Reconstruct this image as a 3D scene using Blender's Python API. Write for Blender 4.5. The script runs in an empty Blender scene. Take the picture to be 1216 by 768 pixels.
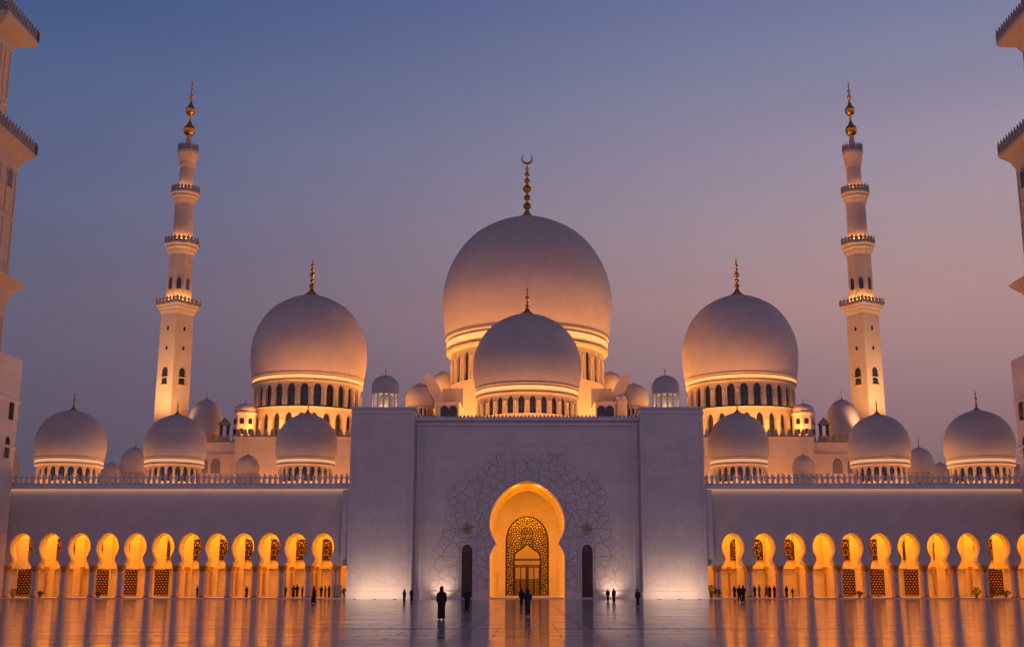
import bpy, bmesh, math, random
from mathutils import Vector, Matrix
random.seed(7)
R = math.radians
sc = bpy.context.scene
COL = sc.collection

# ------------------------------------------------------------------ camera
F = 1426.0; TH = R(12.38); HC = 1.7            # focal length in photo pixels, pitch, eye height
cam_d = bpy.data.cameras.new('camera'); cam = bpy.data.objects.new('camera', cam_d); COL.objects.link(cam)
cam_d.sensor_fit = 'HORIZONTAL'; cam_d.sensor_width = 36; cam_d.lens = 36*F/1216
cam_d.shift_x = -18/1216; cam_d.clip_end = 6000; cam_d.clip_start = 0.2
cam.location = (0, 0, HC); cam.rotation_euler = (R(90)+TH, 0, 0)
sc.camera = cam

def Zp(py, Y):                                  # height seen at photo row py at distance Y
    return HC + Y*math.tan(TH+math.atan((384-py)/F))
def Dp(py, Y):
    return Y*math.cos(TH)+(Zp(py, Y)-HC)*math.sin(TH)
def Xp(px, py, Y):
    return (px-626)/F*Dp(py, Y)
def Sp(py, Y):                                  # metres per photo pixel there
    return Dp(py, Y)/F
def Yg(py):                                     # distance of the ground seen at row py
    return HC/math.tan(math.atan((py-384)/F)-TH)

# ------------------------------------------------------------------ materials
def newmat(name):
    m = bpy.data.materials.new(name); m.use_nodes = True
    nt = m.node_tree; b = nt.nodes['Principled BSDF']
    return m, nt, b
def N(nt, t, **kw):
    n = nt.nodes.new(t)
    for k, v in kw.items():
        if k.startswith('i_'):
            key = k[2:]
            n.inputs[int(key) if key.isdigit() else key.replace('_', ' ')].default_value = v
        else: setattr(n, k, v)
    return n
def L(nt, a, b): nt.links.new(a, b)
def math_n(nt, op, a, b=None, c=None, clamp=False):
    n = nt.nodes.new('ShaderNodeMath'); n.operation = op; n.use_clamp = clamp
    for i, v in enumerate((a, b, c)):
        if v is None: continue
        if isinstance(v, (int, float)): n.inputs[i].default_value = v
        else: L(nt, v, n.inputs[i])
    return n.outputs[0]
def mixc(nt, fac, a, b, mode='MIX'):
    n = nt.nodes.new('ShaderNodeMix'); n.data_type = 'RGBA'; n.blend_type = mode
    for sock, v in ((n.inputs[0], fac), (n.inputs[6], a), (n.inputs[7], b)):
        if isinstance(v, (int, float)): sock.default_value = v
        elif isinstance(v, tuple): sock.default_value = (*v, 1) if len(v) == 3 else v
        else: L(nt, v, sock)
    return n.outputs[2]
def mapr(nt, v, a, b, c=0.0, d=1.0):
    n = nt.nodes.new('ShaderNodeMapRange'); n.clamp = True
    L(nt, v, n.inputs[0])
    for i, x in enumerate((a, b, c, d)): n.inputs[i+1].default_value = x
    return n.outputs[0]
def objco(nt):
    return nt.nodes.new('ShaderNodeTexCoord').outputs['Object']
def noise(nt, co, scale, detail=4, rough=.55):
    n = nt.nodes.new('ShaderNodeTexNoise'); L(nt, co, n.inputs['Vector'])
    n.inputs['Scale'].default_value = scale; n.inputs['Detail'].default_value = detail; n.inputs['Roughness'].default_value = rough
    return n
def bump(nt, h, b, dist=.02, strength=1.0):
    n = nt.nodes.new('ShaderNodeBump'); n.inputs['Distance'].default_value = dist; n.inputs['Strength'].default_value = strength
    L(nt, h, n.inputs['Height']); L(nt, n.outputs[0], b.inputs['Normal']); return n

def stone(name, col, joints=None, jx=1.6, jz=.8, rough=.55, var=.07, carve=None, course=None, joint_dark=.82):
    """pale marble; joints: slab joints on the X-Z face; carve: inlaid tendrils; course: horizontal courses"""
    m, nt, b = newmat(name)
    co = objco(nt)
    n1 = noise(nt, co, .35, 6); n2 = noise(nt, co, 3.0, 4)
    f = math_n(nt, 'ADD', mapr(nt, n1.outputs[0], .3, .7, -var, var), mapr(nt, n2.outputs[0], .3, .7, -var*.4, var*.4))
    f = math_n(nt, 'ADD', f, 1.0)
    base = N(nt, 'ShaderNodeVectorMath', operation='SCALE'); base.inputs[0].default_value = col
    L(nt, f, base.inputs['Scale'])
    c = base.outputs[0]
    sep = N(nt, 'ShaderNodeSeparateXYZ'); L(nt, co, sep.inputs[0])
    height = math_n(nt, 'MULTIPLY', n2.outputs[0], .15)
    if joints:
        cmb = N(nt, 'ShaderNodeCombineXYZ'); 
        L(nt, sep.outputs[0], cmb.inputs[0]); L(nt, sep.outputs[2], cmb.inputs[1])
        br = N(nt, 'ShaderNodeTexBrick'); L(nt, cmb.outputs[0], br.inputs['Vector'])
        br.inputs['Scale'].default_value = 1; br.inputs['Brick Width'].default_value = jx; br.inputs['Row Height'].default_value = jz
        br.inputs['Mortar Size'].default_value = .022; br.inputs['Mortar Smooth'].default_value = .3
        br.inputs['Color1'].default_value = (1, 1, 1, 1); br.inputs['Color2'].default_value = (.93, .93, .94, 1); br.inputs['Mortar'].default_value = (joint_dark,)*3+(1,)
        c = mixc(nt, 1.0, c, br.outputs['Color'], 'MULTIPLY')
        height = math_n(nt, 'SUBTRACT', height, math_n(nt, 'MULTIPLY', br.outputs['Fac'], .6))
    if course:
        s = math_n(nt, 'FRACT', math_n(nt, 'DIVIDE', sep.outputs[2], course))
        ln = math_n(nt, 'LESS_THAN', s, .09)
        c = mixc(nt, math_n(nt, 'MULTIPLY', ln, .18), c, (col[0]*.5, col[1]*.5, col[2]*.5))
        height = math_n(nt, 'SUBTRACT', height, math_n(nt, 'MULTIPLY', ln, .5))
    if carve:
        # carve = list of (cx, cz, r0, r1, strength) discs of inlaid tendrils around (cx, cz) in object space
        mco = N(nt, 'ShaderNodeCombineXYZ'); L(nt, math_n(nt, 'ABSOLUTE', sep.outputs[0]), mco.inputs[0]); L(nt, sep.outputs[2], mco.inputs[1])
        mco = mco.outputs[0]
        nz = noise(nt, mco, .22, 3)
        add = N(nt, 'ShaderNodeVectorMath', operation='MULTIPLY_ADD')
        L(nt, nz.outputs['Color'], add.inputs[0]); add.inputs[1].default_value = (1.9, 1.9, 1.9); L(nt, mco, add.inputs[2])
        flat = N(nt, 'ShaderNodeVectorMath', operation='MULTIPLY'); L(nt, add.outputs[0], flat.inputs[0]); flat.inputs[1].default_value = (1, 1, 0)
        lines = None
        for sca, wid in ((.70, .05), (1.4, .055)):
            v = N(nt, 'ShaderNodeTexVoronoi', feature='DISTANCE_TO_EDGE', voronoi_dimensions='2D'); L(nt, flat.outputs[0], v.inputs['Vector']); v.inputs['Scale'].default_value = sca
            l1 = mapr(nt, v.outputs['Distance'], wid*.5, wid, 1, 0)
            lines = l1 if lines is None else math_n(nt, 'MAXIMUM', math_n(nt, 'MULTIPLY', l1, .7), lines)
        mask = None
        for cx, cz, r0, r1, st in carve:
            dx = math_n(nt, 'SUBTRACT', sep.outputs[0], cx); dz = math_n(nt, 'SUBTRACT', sep.outputs[2], cz)
            d = math_n(nt, 'SQRT', math_n(nt, 'ADD', math_n(nt, 'MULTIPLY', dx, dx), math_n(nt, 'MULTIPLY', dz, dz)))
            d = math_n(nt, 'ADD', d, mapr(nt, nz.outputs[0], .3, .7, -1.6, 1.6))
            mk = math_n(nt, 'MULTIPLY', mapr(nt, d, r1-1.0, r1, st, 0), mapr(nt, d, r0-.5, r0, 0, 1))
            mask = mk if mask is None else math_n(nt, 'MAXIMUM', mask, mk)
        ln = math_n(nt, 'MULTIPLY', lines, mask)
        c = mixc(nt, ln, c, (col[0]*.42, col[1]*.36, col[2]*.4))
        height = math_n(nt, 'SUBTRACT', height, math_n(nt, 'MULTIPLY', ln, 1.4))
    L(nt, c, b.inputs['Base Color'])
    b.inputs['Roughness'].default_value = rough
    bump(nt, height, b, .03, .6)
    return m

def plain(name, col, rough=.5, metal=0.0, var=.15, scale=2.0, spec=.5):
    m, nt, b = newmat(name); co = objco(nt)
    n = noise(nt, co, scale, 5)
    c = mixc(nt, n.outputs[0], tuple(x*(1-var) for x in col), tuple(min(1, x*(1+var)) for x in col))
    L(nt, c, b.inputs['Base Color'])
    L(nt, mapr(nt, n.outputs[0], .3, .7, rough*.85, min(1, rough*1.15)), b.inputs['Roughness'])
    b.inputs['Metallic'].default_value = metal; b.inputs['Specular IOR Level'].default_value = spec
    return m

def emit(name, col, strength):
    m, nt, b = newmat(name)
    b.inputs['Base Color'].default_value = (.3, .3, .3, 1)
    b.inputs['Emission Color'].default_value = (*col, 1); b.inputs['Emission Strength'].default_value = strength
    return m

WARM = (1.0, .33, .06)
M = {}
MAR = (.66, .63, .63)
M['marble'] = stone('white_marble', MAR)
M['wall'] = stone('jointed_marble_wall', MAR, joints=True, joint_dark=.84)
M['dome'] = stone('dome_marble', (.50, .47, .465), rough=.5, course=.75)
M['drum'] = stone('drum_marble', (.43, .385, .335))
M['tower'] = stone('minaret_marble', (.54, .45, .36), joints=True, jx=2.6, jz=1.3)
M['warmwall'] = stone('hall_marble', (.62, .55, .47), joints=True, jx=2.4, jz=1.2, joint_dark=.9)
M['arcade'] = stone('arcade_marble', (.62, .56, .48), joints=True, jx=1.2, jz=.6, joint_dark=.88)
M['gold'] = plain('gilded_metal', (.75, .40, .10), .34, 1.0, .2, 4)
M['oldgold'] = plain('gilded_capital', (.50, .30, .12), .5, .6, .3, 9)
M['brown'] = plain('brown_bronze_panel', (.10, .06, .06), .5, .2, .25, 4)
M['dark'] = plain('dark_bronze', (.024, .016, .014), .45, .5, .3, 6)
M['rail'] = plain('railing_stone', (.22, .20, .21), .6, 0, .15, 4)
M['glass'] = plain('dark_glass', (.012, .016, .035), .08, 0, .3, 1, .6)
M['frame'] = plain('window_frame', (.10, .08, .07), .5, .2, .2, 5)
M['abaya'] = plain('black_cloth', (.010, .010, .013), .85, 0, .4, 7)
M['navy'] = plain('navy_cloth', (.014, .022, .05), .85, 0, .4, 7)
M['grey_cloth'] = plain('charcoal_cloth', (.03, .026, .028), .85, 0, .4, 7)
M['white_cloth'] = plain('pale_cloth', (.35, .33, .31), .85, 0, .2, 7)
M['skin'] = plain('skin', (.30, .17, .11), .6, 0, .1, 9)
M['hair'] = plain('hair', (.012, .010, .009), .6, 0, .3, 20)
M['leaf'] = plain('dark_leaf', (.035, .055, .022), .55, 0, .5, 8)
M['pot'] = plain('clay_pot', (.18, .10, .07), .7, 0, .2, 5)
M['steel'] = plain('dark_fixture', (.05, .05, .055), .5, .7, .2, 5)
M['panel_grey'] = plain('grey_panel', (.20, .19, .21), .5, 0, .12, 3)
M['strip'] = emit('warm_flood_strip', WARM, 15)
M['strip_hot'] = emit('warm_cove_strip', (1, .40, .10), 11)
M['strip_soft'] = emit('soft_cove_strip', (1, .52, .27), 3.2)
M['lens'] = emit('ground_lamp_lens', (1, .62, .36), 8)

def carve_mats():
    Y = 184.0
    cz = Zp(628, Y); s = Sp(600, Y)
    M['facade'] = stone('inlaid_facade_marble', MAR, joints=True, jx=3.2, jz=1.9, joint_dark=.86,
        carve=[(0, cz-1, 5.0, 104*s, .80), (-10.3, 4.5, 0, 5.6, .5), (10.3, 4.5, 0, 5.6, .5)])
    M['pier'] = stone('inlaid_pier_marble', MAR, joints=True, jx=3.0, jz=2.2, joint_dark=.86,
        carve=[(-22.1, 12, 0, 11, .22), (22.1, 12, 0, 11, .22)])
carve_mats()

# wing wall: faint raised lozenges
def wing_mat():
    m, nt, b = newmat('lozenge_relief_marble'); co = objco(nt)
    sep = N(nt, 'ShaderNodeSeparateXYZ'); L(nt, co, sep.inputs[0])
    n1 = noise(nt, co, .4, 6)
    h = None
    for sg in (1, -1):
        a = math_n(nt, 'ADD', sep.outputs[0], math_n(nt, 'MULTIPLY', sep.outputs[2], sg*1.0))
        a = math_n(nt, 'PINGPONG', a, 2.05)
        l = mapr(nt, a, .05, .12, 1, 0)
        h = l if h is None else math_n(nt, 'MAXIMUM', h, l)
    top = mapr(nt, sep.outputs[2], 10.2, 10.6, 0, 1); cut = mapr(nt, sep.outputs[2], 14.0, 14.3, 1, 0)
    h = math_n(nt, 'MULTIPLY', math_n(nt, 'MULTIPLY', h, top), cut)
    f = mapr(nt, n1.outputs[0], .3, .7, .93, 1.06)
    base = N(nt, 'ShaderNodeVectorMath', operation='SCALE'); base.inputs[0].default_value = (.56, .51, .49); L(nt, f, base.inputs['Scale'])
    c = mixc(nt, math_n(nt, 'MULTIPLY', h, .16), base.outputs[0], (.36, .33, .33))
    L(nt, c, b.inputs['Base Color']); b.inputs['Roughness'].default_value = .6
    bump(nt, h, b, .05, .5)
    return m
M['wing'] = wing_mat()

# pierced screens: dark bronze tracery, the gaps are really open
def lattice_mat(name, kind):
    m, nt, b = newmat(name); co = objco(nt)
    out = nt.nodes['Material Output']
    if kind == 'organic':
        sp = N(nt, 'ShaderNodeSeparateXYZ'); L(nt, co, sp.inputs[0])
        flat = N(nt, 'ShaderNodeCombineXYZ'); L(nt, math_n(nt, 'ABSOLUTE', sp.outputs[0]), flat.inputs[0]); L(nt, sp.outputs[2], flat.inputs[1])
        v = N(nt, 'ShaderNodeTexVoronoi', feature='DISTANCE_TO_EDGE', voronoi_dimensions='2D'); L(nt, flat.outputs[0], v.inputs['Vector']); v.inputs['Scale'].default_value = 2.7
        hole = math_n(nt, 'GREATER_THAN', v.outputs['Distance'], .20)
    else:
        sep = N(nt, 'ShaderNodeSeparateXYZ'); L(nt, co, sep.inputs[0])
        cmb = N(nt, 'ShaderNodeCombineXYZ'); L(nt, sep.outputs[0], cmb.inputs[0]); L(nt, sep.outputs[2], cmb.inputs[1])
        br = N(nt, 'ShaderNodeTexBrick'); L(nt, cmb.outputs[0], br.inputs['Vector'])
        br.inputs['Scale'].default_value = 1; br.inputs['Brick Width'].default_value = .50; br.inputs['Row Height'].default_value = .40
        br.inputs['Mortar Size'].default_value = .085; br.inputs['Mortar Smooth'].default_value = 0
        hole = math_n(nt, 'SUBTRACT', 1.0, math_n(nt, 'GREATER_THAN', br.outputs['Fac'], .5))
    b.inputs['Base Color'].default_value = (.012, .006, .004, 1); b.inputs['Roughness'].default_value = .5; b.inputs['Metallic'].default_value = .3
    tr = N(nt, 'ShaderNodeBsdfTransparent'); mx = N(nt, 'ShaderNodeMixShader')
    L(nt, hole, mx.inputs[0]); L(nt, b.outputs[0], mx.inputs[1]); L(nt, tr.outputs[0], mx.inputs[2]); L(nt, mx.outputs[0], out.inputs[0])
    return m
M['lattice'] = lattice_mat('pierced_tracery', 'organic')
M['grille'] = lattice_mat('bronze_grille', 'grid')

def floor_mat():
    m, nt, b = newmat('polished_plaza_marble'); co = objco(nt)
    sep = N(nt, 'ShaderNodeSeparateXYZ'); L(nt, co, sep.inputs[0])
    br = N(nt, 'ShaderNodeTexBrick'); L(nt, co, br.inputs['Vector'])
    br.offset = .5
    br.inputs['Scale'].default_value = 1; br.inputs['Brick Width'].default_value = 2.4; br.inputs['Row Height'].default_value = 2.4
    br.inputs['Mortar Size'].default_value = .03; br.inputs['Mortar Smooth'].default_value = .2
    br.inputs['Color1'].default_value = (.52, .48, .48, 1); br.inputs['Color2'].default_value = (.44, .40, .41, 1); br.inputs['Mortar'].default_value = (.24, .22, .23, 1)
    n1 = noise(nt, co, .15, 5)
    c = mixc(nt, mapr(nt, n1.outputs[0], .35, .65), br.outputs['Color'], (.38, .35, .37))
    L(nt, c, b.inputs['Base Color'])
    mp = N(nt, 'ShaderNodeMapping'); L(nt, co, mp.inputs[0]); mp.inputs['Scale'].default_value = (.28, 1.0, 1)
    n2 = noise(nt, mp.outputs[0], .55, 3, .6)
    rr = mapr(nt, n2.outputs[0], .3, .7, .07, .16)
    rr = math_n(nt, 'ADD', rr, math_n(nt, 'MULTIPLY', br.outputs['Fac'], .12))
    L(nt, rr, b.inputs['Roughness'])
    n3 = noise(nt, mp.outputs[0], .9, 2, .5)
    h = math_n(nt, 'SUBTRACT', math_n(nt, 'MULTIPLY', n3.outputs[0], 1.0), math_n(nt, 'MULTIPLY', br.outputs['Fac'], .25))
    bump(nt, h, b, .012, 1.0)
    b.inputs['Specular IOR Level'].default_value = .5
    return m
M['floor'] = floor_mat()
M['inlay'] = plain('dark_marble_inlay', (.20, .18, .20), .16, 0, .2, 1)

# ------------------------------------------------------------------ mesh helpers
class MB:
    def __init__(s): s.v = []; s.f = []; s.m = []
    def face(s, pts, mi=0):
        i = len(s.v); s.v += [tuple(p) for p in pts]; s.f.append(tuple(range(i, i+len(pts)))); s.m.append(mi)
    def box(s, x0, x1, y0, y1, z0, z1, mi=0):
        p = [(x, y, z) for x in (x0, x1) for y in (y0, y1) for z in (z0, z1)]
        i = len(s.v); s.v += p
        for f in ((0,1,3,2),(4,6,7,5),(0,4,5,1),(2,3,7,6),(0,2,6,4),(1,5,7,3)):
            s.f.append(tuple(i+k for k in f)); s.m.append(mi)
    def lathe(s, prof, n=32, c=(0,0), ph=0.0, mi=0, close=False):
        i = len(s.v); k = len(prof)
        for r, z in prof:
            for j in range(n):
                a = ph+2*math.pi*j/n
                s.v.append((c[0]+r*math.cos(a), c[1]+r*math.sin(a), z))
        pairs = [(q, q+1) for q in range(k-1)] + ([(k-1, 0)] if close else [])
        for q, q2 in pairs:
            for j in range(n):
                j2 = (j+1) % n
                s.f.append((i+q*n+j, i+q*n+j2, i+q2*n+j2, i+q2*n+j)); s.m.append(mi)
        if not close:
            for q in (0, k-1):
                if prof[q][0] > 1e-3:
                    s.f.append(tuple(i+q*n+j for j in range(n))); s.m.append(mi)
    def prism(s, pts, y0, y1, mi=0):             # outline in x-z, thickness along y
        n = len(pts); i = len(s.v)
        s.v += [(x, y0, z) for x, z in pts]+[(x, y1, z) for x, z in pts]
        s.f.append(tuple(range(i, i+n))); s.m.append(mi)
        s.f.append(tuple(range(i+n, i+2*n))); s.m.append(mi)
        for j in range(n):
            j2 = (j+1) % n
            s.f.append((i+j, i+j2, i+n+j2, i+n+j)); s.m.append(mi)
    def tube(s, pts, rad, n=8, mi=0, closed=False):
        rings = []
        K = len(pts)
        for q in range(K):
            a = Vector(pts[q-1] if (q or closed) else pts[0]); b = Vector(pts[(q+1) % K] if (q < K-1 or closed) else pts[-1])
            t = (b-a).normalized(); u = t.cross(Vector((0, 1, 0.01))).normalized(); w = t.cross(u)
            r = rad[q] if isinstance(rad, (list, tuple)) else rad
            i = len(s.v)
            for j in range(n):
                an = 2*math.pi*j/n
                s.v.append(tuple(Vector(pts[q])+u*r*math.cos(an)+w*r*math.sin(an)))
            rings.append(i)
        prs = list(zip(rings, rings[1:]))+([(rings[-1], rings[0])] if closed else [])
        for a, b in prs:
            for j in range(n):
                j2 = (j+1) % n
                s.f.append((a+j, a+j2, b+j2, b+j)); s.m.append(mi)
        if not closed:
            s.f.append(tuple(rings[0]+j for j in range(n))); s.m.append(mi)
            s.f.append(tuple(rings[-1]+j for j in range(n))); s.m.append(mi)
    def mesh(s, name, mats, angle=32):
        me = bpy.data.meshes.new(name); me.from_pydata(s.v, [], s.f)
        for m in (mats if isinstance(mats, (list, tuple)) else [mats]): me.materials.append(m)
        me.polygons.foreach_set('material_index', s.m)
        bm = bmesh.new(); bm.from_mesh(me)
        bmesh.ops.remove_doubles(bm, verts=bm.verts, dist=2e-4)
        bmesh.ops.recalc_face_normals(bm, faces=bm.faces)
        bm.to_mesh(me); bm.free()
        me.polygons.foreach_set('use_smooth', [True]*len(me.polygons))
        me.set_sharp_from_angle(angle=R(angle))
        return me
    def build(s, name, mats, parent=None, loc=(0,0,0), rot=0.0, angle=32):
        return link(name, s.mesh(name, mats, angle), parent, loc, rot)

def link(name, data, parent=None, loc=(0,0,0), rot=0.0):
    o = bpy.data.objects.new(name, data); COL.objects.link(o)
    o.parent = parent; o.location = loc; o.rotation_euler = (0, 0, rot)
    return o
def tag(o, label=None, cat=None, group=None, kind=None):
    if label: o['label'] = label
    if cat: o['category'] = cat
    if group: o['group'] = group
    if kind: o['kind'] = kind
    return o
def thing(name, label, cat, loc=(0,0,0), rot=0.0, group=None):
    o = link(name, None, None, loc, rot); o.empty_display_size = .5
    return tag(o, label, cat, group)

def arch_out(w, vs, vspring, vtop, n=7, point=.0):
    """opening outline, left bottom to right bottom: jambs then a slightly pointed arch"""
    pts = [(-w, vs)]
    for i in range(n+1):
        a = math.pi-math.pi/2*i/n
        pts.append((w*math.cos(a), vspring+(vtop-vspring)*(math.sin(a)**(1.0-point))))
    pts += [(-x, z) for x, z in reversed(pts[:-1])]
    return pts

def arch_panel(mb, u0, u1, v0, v1, out, fmap, depth, cv, back=True, mi=0, cu=None):
    """flat or curved wall bay pierced by an opening; fmap(u, v, w) gives the point w behind the face"""
    cu = (out[0][0]+out[-1][0])/2 if cu is None else cu
    vs = out[0][1]
    if vs > v0+1e-4:
        for w in ((0, depth) if back else (0,)):
            mb.face([fmap(u0, v0, w), fmap(u1, v0, w), fmap(u1, vs, w), fmap(u0, vs, w)], mi)
        mb.face([fmap(out[0][0], vs, 0), fmap(out[-1][0], vs, 0), fmap(out[-1][0], vs, depth), fmap(out[0][0], vs, depth)], mi)
    n = len(out); Q = []
    for (u, v) in out:
        if v <= cv+1e-6:
            Q.append((u0 if u < cu else u1, v))
        else:
            du, dv = u-cu, v-cv
            t = 1e9
            if dv > 1e-9: t = min(t, (v1-cv)/dv)
            if du > 1e-9: t = min(t, (u1-cu)/du)
            if du < -1e-9: t = min(t, (u0-cu)/du)
            Q.append((cu+du*t, cv+dv*t))
    for cx in (u0, u1):                           # snap the nearest ray to each corner
        k = min(range(n), key=lambda i: (Q[i][0]-cx)**2+(Q[i][1]-v1)**2)
        Q[k] = (cx, v1)
    for w in ((0, depth) if back else (0,)):
        for i in range(n-1):
            a, b, c, d = out[i], out[i+1], Q[i+1], Q[i]
            pts = [a, b, c, d]
            if abs(c[0]-d[0])+abs(c[1]-d[1]) < 1e-6: pts = [a, b, c]
            mb.face([fmap(p[0], p[1], w) for p in pts], mi)
    for i in range(n-1):
        a, b = out[i], out[i+1]
        mb.face([fmap(a[0], a[1], 0), fmap(b[0], b[1], 0), fmap(b[0], b[1], depth), fmap(a[0], a[1], depth)], mi)

# ------------------------------------------------------------------ ground
g = MB(); g.face([(-1500, -300, 0), (1500, -300, 0), (1500, 2500, 0), (-1500, 2500, 0)])
tag(g.build('plaza_floor', M['floor']), 'polished pale marble plaza floor mirroring the lit arcades', None, None, 'structure')
g = MB()
for sx in (-1, 1):
    g.face([(sx*2.45-.22, 8, .004), (sx*2.45+.22, 8, .004), (sx*2.45+.22, 110, .004), (sx*2.45-.22, 110, .004)])
for y0 in (52, 110):
    g.face([(-2.2 if y0 == 110 else -14, y0, .008), (2.2 if y0 == 110 else 14, y0, .008), (2.2 if y0 == 110 else 14, y0+.5, .008), (-2.2 if y0 == 110 else -14, y0+.5, .008)])
tag(g.build('floor_inlay', M['inlay']), 'dark marble bands inlaid in the plaza towards the portal', None, None, 'structure')

# ------------------------------------------------------------------ domes
M['band_glow'] = emit('floodlit_band_glow', (1, .48, .22), .7)  # floodlit look of the cornice band, put in as emission
M['band_glow_hot'] = emit('bright_floodlit_band_glow', (1, .40, .11), 1.25)
def dome_profile(Rr, H, n=26):
    k = H/1.475; pts = []
    for i in range(n+1):
        a = i/n
        h = 1.475*(1-(1-a)**1.0)
        if h < .42: r = math.sqrt(max(0, 1-((h-.42)/1.35)**2))
        else:
            t = (h-.42)/1.055
            r = math.sqrt(max(0, 1-min(1, t)**2))
            if t > .8: r = r*(1-.10*(t-.8)/.2)
        pts.append((Rr*r, h*k))
    # refine near apex
    pts = pts[:-2]
    for t in (.90, .93, .955, .975, .99, 1.0):
        pts.append((Rr*math.sqrt(max(0, 1-t*t))*(1-.10*(t-.8)/.2), (.42+1.055*t)*k))
    pts[-1] = (0.0, pts[-1][1])
    pts.sort(key=lambda p: p[1])
    return pts

def finial(parent, z, h, rcap, crescent=False, beads=6):
    mb = MB()
    prof = [(rcap*.96, -rcap*.34), (rcap*1.02, -rcap*.22), (rcap*.72, -rcap*.02), (rcap*.42, rcap*.20), (rcap*.24, rcap*.42), (rcap*.18, rcap*.6)]
    z0 = rcap*.6; top = h*(.86 if not crescent else .84)
    sizes = [.9, .75, .95, .65, .6, .42, .3][:beads]
    tot = sum(sizes); zz = z0; br = min(rcap*.60, (top-z0)/beads*.62)
    for sz in sizes:
        L_ = (top-z0)*sz/tot; r = br*sz
        for t in (.12, .3, .5, .7, .88):
            prof.append((max(.02, r*math.sin(math.pi*t)), zz+L_*t))
        prof.append((r*.3, zz+L_)); zz += L_
    prof += [(br*.14, top+.02), (.012, h if not crescent else h*.9)]
    mb.lathe(prof, 14)
    f = mb.build('finial', M['gold'], parent, (0, 0, z))
    if crescent:
        c = MB(); cr = h*.082; pts = []; rad = []
        for i in range(19):
            a = R(-90+150*(i/9-1)); pts.append((cr*math.cos(a), 0, cr*math.sin(a))); rad.append(.03+.22*cr*math.cos((i/9-1)*math.pi/2)**.8 if 0 < i < 18 else .02)
        c.tube(pts, rad, 8)
        c.build('crescent', M['gold'], f, (0, 0, h*.9+cr))
    return f

def win_mesh(name, w, vs, vsp, vt, fr=.1, mull=True):
    mb = MB(); out = arch_out(w+.02, vs-.02, vsp, vt+.02)
    mb.prism(out, 0, .06, 0)
    inner = [(x, z) for x, z in out]
    mb.tube([(x, -.04, z) for x, z in inner], fr*.5, 5, 1)
    if mull:
        mb.box(-fr*.35, fr*.35, -.05, 0, vs, vt-.05, 1)
        for q in (.33, .62): mb.box(-w, w, -.045, -.002, vs+(vt-vs)*q-fr*.3, vs+(vt-vs)*q+fr*.3, 1)
    return mb.mesh(name, [M['glass'], M['frame']])

def drum_with_windows(parent, r, z0, z1, n, wfrac, zs, zsp, zt, depth, mat, face_window=True, nm='drum', ph=.5, wincol=True, limit=100):
    mb = MB(); bw = 2*math.pi*r/n
    w = bw*wfrac/2
    for k in range(n):
        a0 = -math.pi/2+(k+ph)*2*math.pi/n
        def fm(u, v, d, a0=a0):
            a = a0+u/r; rr = r-d
            return (rr*math.cos(a), rr*math.sin(a), v)
        arch_panel(mb, -bw/2, bw/2, z0, z1, arch_out(w, zs, zsp, zt), fm, depth, zsp, back=False)
    # slim half columns between the bays
    for k in range(n if wincol else 0):
        a = -math.pi/2+(k+ph+.5)*2*math.pi/n
        rr = min(.2, bw*(1-wfrac)*.28)
        mb.lathe([(rr*1.5, zs-.02), (rr, zs+.12), (rr*.9, zsp-.2), (rr*1.6, zsp)], 8, (r*math.cos(a), r*math.sin(a)))
    d = mb.build(nm, mat, parent, angle=50)
    # dark core behind the glass so that nothing shows through
    if face_window:
        me = win_mesh('window', w, zs, zsp, zt, fr=max(.07, w*.10))
        for k in range(n):
            a = -math.pi/2+(k+ph)*2*math.pi/n
            dev = abs(((a+math.pi/2+math.pi) % (2*math.pi))-math.pi)
            if dev > R(limit): continue
            rr = r-depth+.02
            link('window', me, parent, (rr*math.cos(a), rr*math.sin(a), 0), a+math.pi/2)
    return d

def ring_light(parent, r, z, wid, mat, tilt=.9, n=36, name='flood_light_ring', c=(0,0)):
    """linear floodlight laid round a dome: trough, lamp strip tilted inwards and up"""
    mb = MB(); t = tilt
    r1, z1 = r+wid*.5*math.sin(t), z+wid*.5*math.cos(t)*0+wid*.5*math.sin(t)
    p0 = (r-wid*.5*math.cos(t), z); p1 = (r+wid*.5*math.cos(t), z+wid*math.sin(t))
    mb.lathe([p0, p1, (p1[0]+.06, p1[1]-.02), (p0[0]+.02, p0[1]-.1)], n, c, 0, 1, close=True)
    mb.m[:n] = [0]*n
    return mb.build(name, [mat, M['steel']], parent)

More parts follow.
